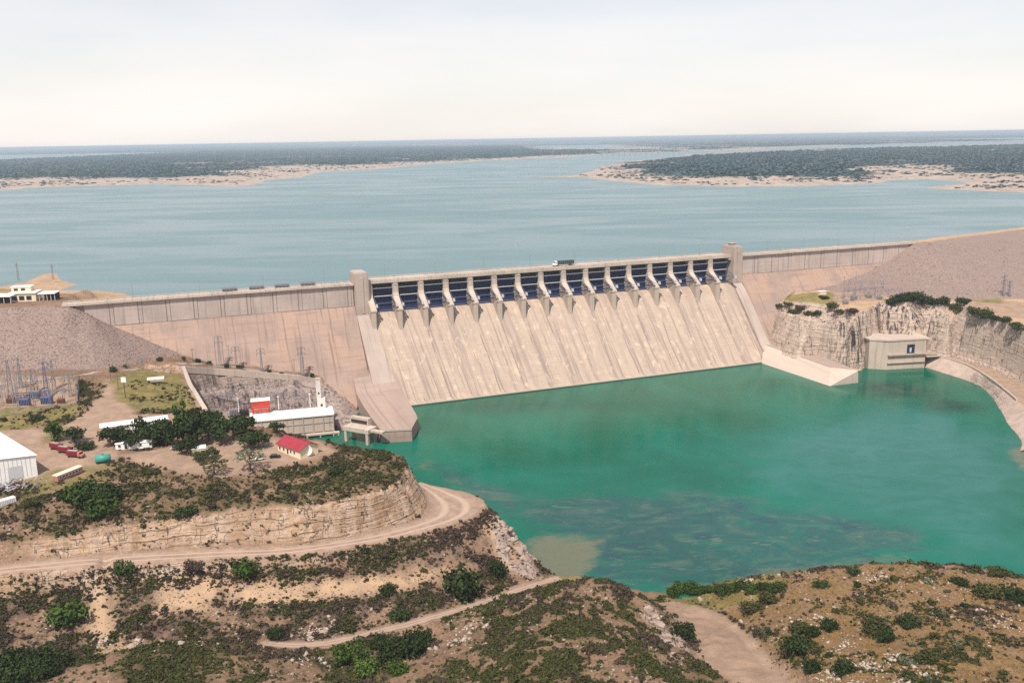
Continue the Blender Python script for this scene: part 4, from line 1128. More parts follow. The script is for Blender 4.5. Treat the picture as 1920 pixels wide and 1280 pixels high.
# walkway beam over the gate
wb_ = MB().box(.06, 15.0, -2.0, -.9, 68.8, 70.0, 0, TD)
beam0 = wb_.build('hoist_beam', M['lightsteel'], dam)
hz_ = MB()
for s in (3.6, 11.2): hz_.box(s, s + 1.2, -4.6, -3.2, 69.4, 73.3, 0, TD)
hz_.box(.06, 15, -5.0, -4.6, 66, 73.3, 0, TD)
hoist0 = hz_.build('hoist', M['darksteel'], dam)
for k in range(1, 16):
    off = (DX * PITCHG * k, DY * PITCHG * k, 0)
    c = g0.copy(); COL.objects.link(c); c.parent = dam; c.location = off
    for ch in g0.children:
        q = ch.copy(); COL.objects.link(q); q.parent = c
    for b in (beam0, hoist0):
        q = b.copy(); COL.objects.link(q); q.parent = dam; q.location = off

# training walls standing in the pool
def block(pts_top, zt, name, mat, z0=-5.5, batter=0.0):
    mb = MB(); n = len(pts_top); c = sum(pts_top, Vector()) / n
    top = [Vector((p.x, p.y, zt[k] if hasattr(zt, '__len__') else zt)) for k, p in enumerate(pts_top)]
    bot = [Vector((p.x, p.y, z0)) for p in top]
    mb.add(bot + top, [(k, (k + 1) % n, n + (k + 1) % n, n + k) for k in range(n)] + [tuple(range(n - 1, -1, -1)), tuple(range(n, 2 * n))])
    return mb.build(name, mat, dam)
fl_, fr_ = P(713, 806, 7.6), P(772, 803, 7.6)
la = D(-23, 46, 10.4)
sec = [(D(-22, 28, 22.6), D(6.2, 28, 22.6)), (la, D(6.5, 46.5, 10.4)), (la.lerp(fl_, .35), P(779, 774, 8.4)), (la.lerp(fl_, .6), P(783, 783, 7.8)), (fl_, fr_)]
sec[2][0].z = 8.4; sec[3][0].z = 7.8
V, U, Fa = [], [], []
for a, b in sec: V += [a, b, Vector((b.x, b.y, -5.5)), Vector((a.x, a.y, -5.5))]
for k in range(len(sec) - 1):
    for q in range(4): Fa.append((k * 4 + q, k * 4 + (q + 1) % 4, k * 4 + 4 + (q + 1) % 4, k * 4 + 4 + q))
Fa += [(3, 2, 1, 0), tuple(len(V) - 4 + q for q in range(4))]
mb = MB(); mb.add(V, Fa); with_uv(mb.build('training_wall', M['block'], dam), 'face')
mb = MB(); mb.box(0, (fr_ - fl_).length, -.3, -.003, 6.6, 7.7, 0, lambda p: fl_ + (fr_ - fl_).normalized() * p.x + Vector((-(fr_ - fl_).normalized().y, (fr_ - fl_).normalized().x, 0)) * p.y + Vector((0, 0, p.z - 7.6)))
mb.build('coping', M['conc_light'], dam)
tw2 = [P(1558, 690, 8.5), P(1609, 695, 8.5), P(1540, 668, 9.0), P(1500, 657, 9.3), P(1462, 643, 10.0), P(1444, 640, 10.6), P(1432, 646, 10.8)]
mb = MB(); n = len(tw2)
bot = [P(1554, 725, -.5), P(1609, 718.5, -.5)] + [Vector((p.x, p.y, -.5)) for p in tw2[2:6]] + [P(1428, 682.5, -.5)]
mb.add(bot + tw2, [(k, (k + 1) % n, n + (k + 1) % n, n + k) for k in range(n)] + [tuple(range(n, 2 * n))])
with_uv(mb.build('training_wall', M['conc_light'], dam), 'face')
cc_ = sum(tw2, Vector()) / n
mb = MB(); it = [p.lerp(cc_, .06) for p in tw2]; mb.add([p + W3((0, 0, .004)) for p in it] + [p + W3((0, 0, .35)) for p in it], [(k, (k + 1) % n, n + (k + 1) % n, n + k) for k in range(n)] + [tuple(range(n, 2 * n))]); mb.build('wall_top', M['wall_top'], dam)
# ------------------------------------------------------------------ things standing in the landscape
def yaw_from(px0, py0, px1, py1, z):
    a, b = P(px0, py0, z), P(px1, py1, z); return math.atan2(b.y - a.y, b.x - a.x)


def frame(px0, py0, px1, py1, z):
    """Origin at the first mark, x axis to the second: (origin, yaw, length)."""
    a, b = P(px0, py0, z), P(px1, py1, z); d = b - a
    return a, math.atan2(d.y, d.x), d.length


def windows(parent, xs, y, z0, z1, w, axis='x', mat='glass', depth=.10):
    """Framed panes on a wall at y (axis x) or at x (axis y)."""
    for c in xs:
        fr = MB()
        f = .10
        for (a, b, lo, hi) in ((c - w / 2 - f, c - w / 2, z0 - f, z1 + f), (c + w / 2, c + w / 2 + f, z0 - f, z1 + f), (c - w / 2, c + w / 2, z0 - f, z0), (c - w / 2, c + w / 2, z1, z1 + f)):
            if axis == 'x': fr.box(a, b, y - depth, y + .04, lo, hi)
            else: fr.box(y - .04, y + depth, a, b, lo, hi)
        o = fr.build('window', M['lightsteel'], parent)
        g = MB()
        if axis == 'x': g.box(c - w / 2, c + w / 2, y - .03, y + .02, z0, z1)
        else: g.box(y - .02, y + .03, c - w / 2, c + w / 2, z0, z1)
        g.build('pane', M[mat], o)


def gable_house(name, label, cat, org, yaw, Lx, Ly, hw, hr, wall, roof, over=.5, win=None, door=None, base=1.5):
    """x = long side (ridge along x), y to the back; org = near-left corner."""
    t = thing(name, label, cat, org, yaw)
    w_ = MB(); w_.box(0, Lx, 0, Ly, -base, hw)
    w_.add([(0, 0, hw), (0, Ly, hw), (0, Ly / 2, hw + hr - .12), (Lx, 0, hw), (Lx, Ly, hw), (Lx, Ly / 2, hw + hr - .12)], [(0, 2, 1), (3, 4, 5), (0, 3, 5, 2), (1, 2, 5, 4)])
    w_.build('wall', M[wall], t)
    r = MB(); sl = hr / (Ly / 2); e = over
    for sg in (0, 1):
        y0 = -e if sg == 0 else Ly + e
        z0 = hw - e * sl
        vs = [(-e, y0, z0), (Lx + e, y0, z0), (Lx + e, Ly / 2, hw + hr), (-e, Ly / 2, hw + hr)]
        r.add(vs + [(x, y, z + .16) for x, y, z in vs], [(0, 1, 2, 3), (4, 7, 6, 5), (0, 4, 5, 1), (1, 5, 6, 2), (2, 6, 7, 3), (3, 7, 4, 0)])
    for k in range(int(Lx / 1.2)):                                # standing seams
        for sg in (0, 1):
            y0 = -e if sg == 0 else Ly + e
            r.bar((k * 1.2 + .3, y0, hw - e * sl + .2), (k * 1.2 + .3, Ly / 2, hw + hr + .19), .07, .07)
    r.build('roof', M[roof], t)
    if win: windows(t, win, -.06, .9, min(2.1, hw - .4), .9)
    if door is not None:
        d = MB().box(door, door + 1.0, -.08, .02, 0, 2.1).build('door', M['darksteel'], t)
        MB().box(door + .8, door + .9, -.16, -.08, .95, 1.1).build('handle', M['lightsteel'], d)
    return t


# --- powerhouse on the left (white roof), seen from the river side
o, yw, ln = frame(470, 788, 624, 774, 13); ow = 14.5
t = thing('power_house', 'long grey concrete power house with a flat white roof beside the left bank tailrace', 'power house', (o.x, o.y, 0), yw)
MB().box(0, ln, 0, ow, -5, 12.0).build('wall', M['conc_light'], t)
MB().box(-.7, ln + .7, -.7, ow + .7, 12.0, 12.9).build('roof', M['roofwhite'], t)
mb = MB()
for k in range(9): mb.box(ln * k / 8 - .3, ln * k / 8 + .3, -.35, -.002, -4, 11.9)
mb.box(0, ln, -.3, -.002, 7.6, 8.1); mb.box(0, ln, -.3, -.002, 2.6, 3.1)
mb.build('wall_rib', M['conc'], t)
MB().box(ln + .002, ln + .25, 2, ow - 2, -4.5, 6).build('door_bay', M['darksteel'], t)
mb = MB().box(ln - 16, ln + 3, -3.2, -.36, 1.2, 2.0)
for x in (ln - 15.5, ln - 8, ln - .5, ln + 2.4): mb.box(x - .4, x + .4, -3.1, -2.3, -5, 1.2)
mb.build('draft_deck', M['conc_light'], t)
for k, px in enumerate((448, 523, 582)):
    a = P(px, 772 if px < 500 else (768 if px < 550 else 763), 12.9); h = 8.5
    pt = thing('roof_pole', ['white pole on the trees end of the power house roof', 'white pole in the middle of the power house roof, right of the red gantry', 'white pole near the stair tower end of the power house roof'][k], 'pole', a, 0, 'white poles on the power house roof')
    MB().cyl((0, 0, 0), (0, 0, h), .28, .16, 8).build('shaft', M['white'], pt); MB().box(-.7, .7, -.15, .15, h - .5, h - .1).build('crossarm', M['white'], pt)
# red gantry crane over the power house yard
a = P(487, 776, 12.9)
t = thing('gantry_crane', 'boxy red gantry crane standing behind the white power house roof', 'crane', a + W3((0, 3.5, 0)), yw)
MB().box(-5.2, 5.2, -3, 3, 3.4, 7.6).build('machine_house', M['red'], t)
MB().box(-5.5, 5.5, -3.3, 3.3, 7.6, 8.0).build('roof', M['white'], t)
MB().box(-5.4, 5.4, -3.12, -3.02, 4.3, 4.6).build('trim', M['pinkred'], t)
for x in (-4.6, 4.6):
    for y in (-2.4, 2.4): MB().box(x - .5, x + .5, y - .5, y + .5, 0, 3.4).build('leg', M['red'], t)
MB().box(-5.0, 5.0, -2.9, -2.0, 1.2, 2.2).build('beam', M['red'], t)
# white stair tower at the corner of the pit
a = P(600, 768, 12.9)
t = thing('stair_tower', 'narrow pale stair tower rising from the right end of the power house roof', 'tower', a + W3((0, 4, 0)), yw)
MB().box(-2.2, 2.4, -2, 2, -6, 6.2).build('lower_tower', M['conc_bright'], t)
MB().box(-2.4, .2, -1.5, 1.5, 6.2, 18).build('upper_tower', M['conc_bright'], t)
MB().box(-2.6, .4, -1.7, 1.7, 18, 18.4).build('cap', M['conc_light'], t)
windows(t, (-1.1,), -1.52, 9, 10.2, .8); windows(t, (.2,), -2.02, 1.5, 3, 1.2)
# retaining wall caps round the pit
def capwall(name, label, pl, w, h0, h1, mat, follow=True):
    mb = MB(); pl = resample(pl, 4)
    for p, q in zip(pl[:-1], pl[1:]):
        d = (q - p); d.z = 0; d.normalize(); r = W3((-d.y, d.x, 0)) * w / 2
        vs = [p - r + W3((0, 0, h0)), p + r + W3((0, 0, h0)), q + r + W3((0, 0, h0)), q - r + W3((0, 0, h0)), p - r + W3((0, 0, h1)), p + r + W3((0, 0, h1)), q + r + W3((0, 0, h1)), q - r + W3((0, 0, h1))]
        mb.add(vs, [(0, 1, 2, 3), (4, 7, 6, 5), (0, 4, 5, 1), (2, 6, 7, 3), (1, 5, 6, 2), (0, 3, 7, 4)])
    o = mb.build(name, M[mat]); return tag(o, label, 'wall')
capwall('retaining_wall', 'pale sloping wall along the left edge of the power house pit', pit_left, 2.2, -6, 1.0, 'conc_light')
capwall('retaining_wall', 'low pale wall along the top of the power house pit under the dam', pit_back, 1.2, -3, .9, 'conc_light')
terr = [PF(q[0], q[1]) + W3((NX * 7.0, NY * 7.0, -11)) for q in ((395, 696), (480, 699), (560, 706))]
if 0: capwall('retaining_wall', 'thin ledge wall half way up the back of the power house pit', [p + W3((NX * 3.4, NY * 3.4, -(p.z - 10) * .45)) for p in pit_back], 1.6, -1.5, .6, 'conc_light')
# intake frame in the tail water
o, yw, ln = frame(648, 826, 692, 834, 0.0)
t = thing('gate_frame', 'pale concrete gate frame on legs in the tailrace beside the training wall', 'gate frame', (o.x, o.y, 0), yw)
H_ = 9.0
mb = MB().box(-.6, ln + .6, -1, 7.5, H_ - 2.4, H_); mb.box(-.2, ln * .75, 5.5, 8.5, H_, H_ + 4.2); mb.build('deck', M['conc_light'], t)
MB().box(.6, ln * .7, 5.2, 5.48, H_ + 1.0, H_ + 2.8).build('opening', M['darksteel'], t)
for x in (0, ln - 1.6):
    for y in (-.8, 6): MB().box(x, x + 1.6, y, y + 1.5, -5, H_ - 2.4).build('leg', M['conc_light'], t)
MB().box(ln + .6, ln + 9, 1, 4, H_ - 1.6, H_ - .5).build('footbridge', M['conc_light'], t)

# --- houses and sheds on the left plateau
z = 42.0
o, yw, ln = frame(521, 842, 563, 856, z); o2 = P(603, 846, z)
yb = (o2 - P(563, 856, z)).length
gable_house('red_roof_house', 'cream house with a crimson sheet roof at the river end of the plateau', 'house', (o.x, o.y, gz(o.x, o.y)), yw, ln, yb * .95, 3.3, 2.2, 'cream', 'roofred', .7, [1.6, 4.2, 9.0, 11.4], 6.3)
a = hit(575, 856); a = P(575, 856, a.z)
t = thing('satellite_dish', 'big round white dish against the gable of the red roofed house', 'dish', a, math.atan2(-a.x, a.y) * .4)
mb = MB(); R_ = 2.5; vs = [(0, .35, 3.0)]; n = 20
for r in (.5, 1.0):
    for k in range(n): vs.append((R_ * r * math.cos(2 * PI * k / n), .35 - .7 * r * r, 3.0 + R_ * r * math.sin(2 * PI * k / n)))
mb.add(vs, [(0, 1 + k, 1 + (k + 1) % n) for k in range(n)] + [(1 + k, 1 + n + k, 1 + n + (k + 1) % n, 1 + (k + 1) % n) for k in range(n)])
mb.build('reflector', M['white'], t, True)
mb = MB().cyl((0, .8, -.6), (0, .8, 3.0), .15, .15, 8); mb.bar((0, .8, 2.8), (0, .3, 3.0), .2); mb.build('mast', M['greysteel'], t)
MB().bar((0, .35, 3.0), (0, -1.6, 3.0), .12).build('feed_arm', M['greysteel'], t)
# long white building half behind the trees
o, yw, ln = frame(190, 812, 315, 795, 43.2)
gable_house('long_building', 'long low white building half hidden behind the dark trees', 'building', (o.x, o.y, gz(o.x, o.y)), yw, ln, 6.5, 2.4, .7, 'white', 'roofwhite', .4, [3 + 4 * k for k in range(7)], 1.0)
o, yw, ln = frame(217, 843, 285, 838, 42.8)
t = gable_house('site_trailer', 'white flat trailer house with a dark window in front of the trees', 'trailer', (o.x, o.y, gz(o.x, o.y)), yw, ln, 3.2, 2.3, .3, 'white', 'roofwhite', .2, [1.6, 6, 10, 14], 3.6, .4)
o, yw, ln = frame(360, 853, 386, 850, 42.3)
gable_house('small_shed', 'small cream shed among bushes on the sandy yard', 'shed', (o.x, o.y, gz(o.x, o.y)), yw, ln, 4.5, 3.0, .4, 'cream', 'roofwhite', .25, [4.6], 1.2)
# large white warehouse, cut by the left edge
o, yw, ln = frame(-10, 905, 71, 889, 42.4)
t = thing('warehouse', 'big white sheet metal warehouse with a low gable on the left yard', 'warehouse', (o.x, o.y, 42.4), yw)
Wd, Dp, hw_, rg = ln, 48.0, 8.0, 1.6
x0, x1, xr = -24.0, Wd, (Wd - 24) / 2
back = Dp
_e0, _e1 = P(68, 861, 50.4), P(-4, 816, 50.4); _d = _e1 - _e0; _lx, _ly = _d.x * math.cos(-yw) - _d.y * math.sin(-yw), _d.x * math.sin(-yw) + _d.y * math.cos(-yw); Dp = back = _ly
skew = _lx / _ly                     # the long side runs back to the left
SK = lambda p: Vector((p.x + skew * p.y, p.y, p.z))
mb = MB(); mb.prism([(x0, 0), (x1, 0), (x1, back), (x0, back)], -2, hw_, 0, SK)
mb.add([SK(Vector(v)) for v in ((x0, 0, hw_), (x1, 0, hw_), (xr, 0, hw_ + rg - .1), (x0, back, hw_), (x1, back, hw_), (xr, back, hw_ + rg - .1))], [(0, 1, 2), (3, 5, 4), (0, 2, 5, 3), (1, 4, 5, 2)])
mb.build('wall', M['white'], t)
mb = MB()
for xa, za, xb, zb in ((x0 - .5, hw_ - .05, xr, hw_ + rg), (x1 + .5, hw_ - .05, xr, hw_ + rg)):
    vs = [SK(Vector(v)) for v in ((xa, -.5, za), (xb, -.5, zb), (xb, back + .5, zb), (xa, back + .5, za))]
    mb.add(vs + [v + Vector((0, 0, .18)) for v in vs], [(0, 1, 2, 3), (4, 7, 6, 5), (0, 4, 5, 1), (1, 5, 6, 2), (2, 6, 7, 3), (3, 7, 4, 0)])
for k in range(20):
    for xa, za in ((x0 - .5, hw_), (x1 + .5, hw_)):
        y = k * back / 20; mb.bar(SK(Vector((xa, y, za + .17))), SK(Vector((xr, y, hw_ + rg + .2))), .16, .12)
mb.build('roof', M['roofwhite'], t)
mb = MB()
for k in range(int((x1 - x0) / 1.5)): mb.box(x0 + .7 + k * 1.5, x0 + .9 + k * 1.5, -.07, -.002, 0, hw_ - .2)
mb.build('cladding_rib', M['lightsteel'], t)
MB().box(x1 - 10, x1 - 5, -.12, -.075, 0, 5).build('door', M['lightsteel'], t)
# parking canopies and office on the crest yard, far left
for nm, lb, q, dpt, h, mt in (('canopy', 'low white canopy over dark parking bays, left one on the crest yard', (-30, 570, 20, 569), 10, 4.2, 0), ('office_building', 'white two step office block on the crest yard at the far left', (20, 566, 68, 564), 10, 5.0, 1), ('canopy', 'low white canopy on posts at the right end of the crest yard', (74, 564, 103, 563), 9, 4.2, 0)):
    o, yw, ln = frame(*q, 74.1)
    t = thing(nm, lb, 'building' if mt else 'canopy', o, yw)
    if mt:
        MB().box(0, ln, 0, dpt, -.5, h).build('wall', M['cream'], t)
        MB().box(-.6, ln + .6, -.8, dpt + .5, h, h + .5).build('roof', M['roofwhite'], t)
        MB().box(0, ln * .75, 4, dpt, h + .5, h + 3.4).build('upper_storey', M['cream'], t)
        MB().box(-.4, ln * .75 + .4, 3.6, dpt + .3, h + 3.4, h + 3.8).build('roof', M['roofwhite'], t)
        windows(t, [2.5 + 4.2 * k for k in range(int(ln / 4.2))], -.06, .8, 3.4, 3.0)
        windows(t, [2.5 + 4.2 * k for k in range(int(ln * .7 / 4.2))], 3.94, h + 1.2, h + 2.6, 2.4)
    else:
        MB().box(-.5, ln + .5, -.5, dpt, h, h + .5).build('roof', M['roofwhite'], t)
        MB().box(0, ln, dpt - .6, dpt - .2, -.5, h).build('back_wall', M['darksteel'], t)
        for k in range(5):
            MB().box(ln * k / 4 - .15, ln * k / 4 + .15, .2, .5, -.5, h).build('post', M['lightsteel'], t)
# rigid frames behind the left parapet
for k, px in enumerate((428, 478, 525, 573)):
    a = D(so(*P(px, 541 - k * 3.2, 74.2).xy)[0], -7.5, 74.2)
    t = thing('steel_rack', ['leftmost grey steel rack on the dam crest road', 'second grey steel rack from the left on the dam crest', 'third grey steel rack from the left on the dam crest', 'rightmost grey steel rack on the left crest, nearest the tower'][k], 'rack', a, PHI, 'grey racks stored on the crest')
    mb = MB()
    for x in (-4.6, -2.3, 0, 2.3, 4.6):
        for y in (-.9, .9): mb.bar((x, y, 0), (x, y, 2.3), .22)
    for z_ in (.9, 1.6, 2.3):
        for y in (-.9, .9): mb.bar((-4.7, y, z_), (4.7, y, z_), .25)
    mb.build('frame', M['greysteel'], t)
    MB().box(-4.4, 4.4, -.75, .75, .3, 1.7).build('stored_panel', M['girder'], t)

# lorry with a dark green slatted trailer on the bridge
s_l = so(*P(1052, 497, CREST).xy)[0]
a = D(s_l, -5.5, CREST)
t = thing('truck', 'white cabbed truck with a long dark green slatted trailer on the dam bridge', 'truck', a, PHI)
MB().box(-5.2, 8.0, -1.3, 1.3, 1.2, 1.6).build('chassis', M['darksteel'], t)
tr_ = MB().box(-5.0, 8.0, -1.28, 1.28, 1.62, 4.1).build('trailer', M['green'], t)
mb = MB()
for k in range(9): mb.box(-5.0 + k * 1.6, -4.8 + k * 1.6, -1.4, -1.29, 1.62, 4.1)
mb.box(-5.0, 8.0, -1.4, -1.29, 4.1, 4.3); mb.build('rib', M['greysteel'], tr_)
cb = MB().box(-7.2, -5.5, -1.2, 1.2, 1.0, 3.9); cb.box(-8.6, -7.2, -1.1, 1.1, .9, 2.3); c_ = cb.build('cab', M['white'], t, bevel=.12)
MB().box(-7.26, -7.202, -1.0, 1.0, 2.5, 3.5).build('windscreen', M['glass'], c_)
MB().box(-6.9, -6.1, -1.24, -1.202, 2.4, 3.3).build('side_window', M['glass'], c_)
for x in (-7.9, -5.6, -4.4, 5.0, 6.3):
    for y in (-1.2, 1.0): MB().cyl((x, y, .5), (x, y + .25, .5), .5, .5, 12).build('wheel', M['rubber'], t)
# lamp posts along the bridge and the crest
def lamp_post(label, a, h, grp):
    t = thing('street_lamp', label, 'street lamp', a, PHI, grp)
    MB().cyl((0, 0, 0), (0, 0, h), .13, .08, 6).build('pole', M['greysteel'], t)
    MB().bar((0, 0, h), (0, -1.6, h + .3), .10).build('arm', M['greysteel'], t); MB().box(-.16, .16, -2.1, -1.4, h + .2, h + .38).build('lamp_head', M['greysteel'], t)
    return t
l0 = None
for s in [12 + 36.2 * k for k in range(8)] + [-30, -70, -110, -150] + [330, 366, 402, 440]:
    zt = CREST if -3 < s < S1 else (74.2 if s < 0 else 74.6)
    lb = 'thin grey lamp post on the far edge of the dam crest'
    if l0 is None: l0 = lamp_post(lb, D(s, -9.0, zt), 9.0, 'lamp posts along the dam crest')
    else: dup(l0, D(s, -9.0 if zt != CREST else -9.0, zt), PHI)

# --- vehicles of the left yard
def car(name, label, a, yaw, body, grp=None):
    t = thing(name, label, 'car', a, yaw, grp)
    prof = [(-2.2, .35), (-2.25, .85), (-1.9, 1.0), (-1.5, 1.55), (.5, 1.55), (1.1, 1.0), (2.15, .85), (2.25, .4)]
    vs = [(x, -.88, z) for x, z in prof] + [(x, .88, z) for x, z in prof]; n = len(prof)
    mb = MB(); mb.add(vs, [(k, (k + 1) % n, n + (k + 1) % n, n + k) for k in range(n)] + [tuple(range(n - 1, -1, -1)), tuple(range(n, 2 * n))])
    b = mb.build('body', M[body], t, bevel=.08)
    mb = MB()
    for y in (-.9, .885): mb.add([(-1.7, y, 1.02), (.85, y, 1.02), (.4, y, 1.45), (-1.4, y, 1.45)], [(0, 1, 2, 3)]); mb.box(-1.5, .5, y - .005, y + .02, 1.05, 1.42)
    mb.build('side_window', M['glass'], b); MB().bar((.55, 0, 1.56), (1.08, 0, 1.06), 1.5, .04).build('windscreen', M['glass'], b)
    for x in (-1.35, 1.4):
        for y in (-.92, .70): MB().cyl((x, y, .34), (x, y + .22, .34), .34, .34, 12).build('wheel', M['rubber'], t)
    return t
car('parked_car', 'white car parked under the feathery palm near the red roofed house', hit(487, 862), .5, 'white')
car('parked_car', 'black car parked alone on the pale drive by the red roofed house', hit(516, 858), .15, 'black')
car('parked_car', 'silver car in the shade below the dark trees', hit(330, 842), .3, 'lightsteel')
def fire_truck(label, a, yaw, L_, mat, cabm='darkred'):
    t = thing('old_truck', label, 'truck', a, yaw)
    MB().box(-L_ / 2, L_ / 2 - 2.2, -1.2, 1.2, .9, 2.7).build('body', M[mat], t, bevel=.1)
    c_ = MB().box(L_ / 2 - 2.1, L_ / 2 - .9, -1.15, 1.15, .7, 2.6).box(L_ / 2 - .9, L_ / 2 + .3, -1.05, 1.05, .7, 1.6).build('cab', M[cabm], t, bevel=.1)
    MB().box(L_ / 2 - .9, L_ / 2 - .85, -1.0, 1.0, 1.75, 2.45).build('windscreen', M['glass'], c_)
    mb = MB()
    for k in range(3): mb.bar((-L_ / 2 + .3, -.5 + k * .5, 2.85), (L_ / 2 - 2.6, -.5 + k * .5, 2.85), .12)
    mb.build('ladder', M['lightsteel'], t)
    for x in (-L_ / 2 + 1.3, L_ / 2 - 1.1):
        for y in (-1.2, .95): MB().cyl((x, y, .45), (x, y + .28, .45), .45, .45, 12).build('wheel', M['rubber'], t)
    return t
fire_truck('dark red truck at the far end of the red row by the round tree', hit(108, 843), -.45, 7.0, 'darkred')
fire_truck('dark red truck in the middle of the red row with pale ladder', hit(124, 849), -.35, 7.5, 'darkred')
fire_truck('dark red truck at the near end of the red row', hit(142, 857), -.25, 7.5, 'darkred', 'pinkred')
# faded red bus, pale roof
o, yw, ln = frame(109, 903, 156, 884, 42.2)
t = thing('bus', 'faded red and white old bus beside the green bushes', 'bus', (o.x, o.y, gz(o.x, o.y)), yw)
b = MB().box(0, ln, 0, 2.6, .6, 2.9).build('body', M['pinkred'], t, bevel=.1)
MB().box(-.1, ln + .1, -.08, 2.68, 2.9, 3.25).build('roof', M['cream'], t)
windows(b, [1.2 + 1.5 * k for k in range(int((ln - 1) / 1.5))], -.03, 1.75, 2.5, 1.1)
for x in (2, ln - 2.4):
    for y in (-.06, 2.4): MB().cyl((x, y, .45), (x, y + .26, .45), .45, .45, 12).build('wheel', M['rubber'], t)
# teal tank
a = hit(194, 868)
t = thing('water_tank', 'teal green round tank between the bus and the sandy yard', 'tank', a, .3)
mb = MB().cyl((-2.8, 0, 1.9), (2.8, 0, 1.9), 1.6, 1.6, 18); mb.build('shell', M['teal'], t, True)
for x in (-1.8, 1.8): MB().box(x - .3, x + .3, -1.3, 1.3, 0, .8).build('cradle', M['darksteel'], t)
MB().cyl((0, 0, 3.4), (0, 0, 3.9), .5, .5, 12).build('hatch', M['teal'], t)
# white container and a heap of scrap, bottom left of the yard
o, yw, ln = frame(-12, 946, 30, 934, 40.2)
t = thing('shipping_container', 'white container at the left edge below the warehouse', 'container', (o.x, o.y, gz(o.x + 3, o.y + 1)), yw)
MB().box(0, ln, 0, 2.5, 0, 2.6).build('body', M['white'], t)
mb = MB()
for k in range(int(ln / .6)): mb.box(.2 + k * .6, .45 + k * .6, -.06, -.002, .2, 2.4)
mb.build('corrugation', M['lightsteel'], t); MB().box(ln + .002, ln + .06, .2, 2.3, .2, 2.4).build('door', M['lightsteel'], t)
a = hit(22, 912)
mb = MB(); rr = random.Random(4)
for k in range(170):
    x, y = rr.gauss(0, 4.2), rr.gauss(0, 2.2); h = max(.1, 1.7 * math.exp(-(x / 5) ** 2 - (y / 2.6) ** 2)) * rr.random()
    v = W3((rr.uniform(-1, 1), rr.uniform(-1, 1), rr.uniform(-.5, .6))).normalized() * rr.uniform(.5, 1.8)
    mb.bar(W3((x, y, h + .2)) - v, W3((x, y, h + .2)) + v, rr.uniform(.1, .7), rr.uniform(.08, .3), rr.randrange(4))
tag(mb.build('scrap_heap', [M['scrap'], M['rust'], M['lightsteel'], M['greysteel']], None, loc=a, rz=.35), 'heap of mixed scrap metal along the front of the warehouse', None, None, 'stuff')

# --- switchyard on the left and the lines of the plateau
def lattice_tower(name, label, a, h, w, arms, mat='greysteel', grp=None, yaw=PHI):
    t = thing(name, label, 'pylon', a, yaw, grp)
    mb = MB(); n = max(4, int(h / 2.6)); tw_ = w * .28
    cor = lambda k, f: [(sx * (w + (tw_ - w) * f) / 2, sy * (w + (tw_ - w) * f) / 2, h * f) for sx, sy in ((-1, -1), (1, -1), (1, 1), (-1, 1))]
    for i in range(n):
        A, B = cor(0, i / n), cor(0, (i + 1) / n)
        for k in range(4):
            mb.bar(A[k], B[k], .22); mb.bar(A[k], B[(k + 1) % 4], .13); mb.bar(B[k], B[(k + 1) % 4], .13)
    mb.build('lattice', M[mat], t)
    for zf, ww in arms:
        mb = MB().bar((-ww, 0, h * zf), (ww, 0, h * zf), .26); mb.bar((-ww, 0, h * zf), (0, 0, h * zf + 1.2), .14); mb.bar((ww, 0, h * zf), (0, 0, h * zf + 1.2), .14)
        c_ = mb.build('crossarm', M[mat], t)
        mb = MB()
        for x in (-ww * .95, ww * .95): mb.cyl((x, 0, h * zf - .1), (x, 0, h * zf - 1.4), .13, .13, 6)
        mb.build('insulator', M['rust'], c_)
    return t


def portal(label, a, yaw, span, h, bays, mat='greysteel', grp=None):
    t = thing('switchyard_gantry', label, 'gantry', a, yaw, grp)
    for k in range(bays + 1):
        mb = MB(); x = span * k / bays
        for sx in (-.5, .5):
            mb.bar((x + sx, 0, 0), (x + sx * .5, 0, h), .2)
        for i in range(int(h / 1.4)): mb.bar((x - .45, 0, i * 1.4), (x + .45, 0, (i + 1) * 1.4), .11)
        mb.build('post', M[mat], t)
    mb = MB().bar((-.5, 0, h), (span + .5, 0, h), .2); mb.bar((-.5, 0, h - 1), (span + .5, 0, h - 1), .2)
    for i in range(int(span / 1.2)): mb.bar((i * 1.2, 0, h - 1), ((i + 1) * 1.2, 0, h), .1)
    b_ = mb.build('beam', M[mat], t)
    mb = MB()
    for i in range(bays * 3): mb.cyl((span * (i + .5) / (bays * 3), 0, h - 1.1), (span * (i + .5) / (bays * 3), 0, h - 2.8), .14, .14, 6)
    mb.build('insulator', M['bluesteel'], b_)
    return t


zt = 45.3
for k, (px, py, h, w, lb) in enumerate(((22, 748, 21, 2.6, 'tall grey lattice mast at the left end of the switchyard'), (88, 740, 19, 2.2, 'tall lattice mast over the blue equipment of the switchyard'), (102, 730, 16, 1.8, 'slim lattice mast right of the switchyard transformers'),
                                       (62, 735, 13, 1.6, 'short lattice mast in the middle of the switchyard'))):
    a = P(px, py, zt); a.z = gz(a.x, a.y)
    lattice_tower('lattice_mast', lb, a, h, w, ((.97, 2.2), (.8, 2.6)), 'greysteel' if k != 1 else 'bluesteel', 'masts of the left switchyard')
for k, (q, h, n, mt, lb) in enumerate((((4, 752, 60, 748), 9.5, 2, 'greysteel', 'front steel gantry of the switchyard, left part'), ((36, 768, 96, 762), 8.5, 2, 'bluesteel', 'blue grey gantry nearest the switchyard fence'), ((66, 738, 146, 731), 9, 3, 'greysteel', 'long rear gantry of the switchyard below the rock fill'), ((-30, 730, 40, 726), 9, 2, 'greysteel', 'rear gantry at the left edge of the switchyard'))):
    o, yw, ln = frame(*q, zt); o.z = gz(o.x, o.y); portal(lb, o, yw, ln, h, n, mt, 'gantries of the left switchyard')
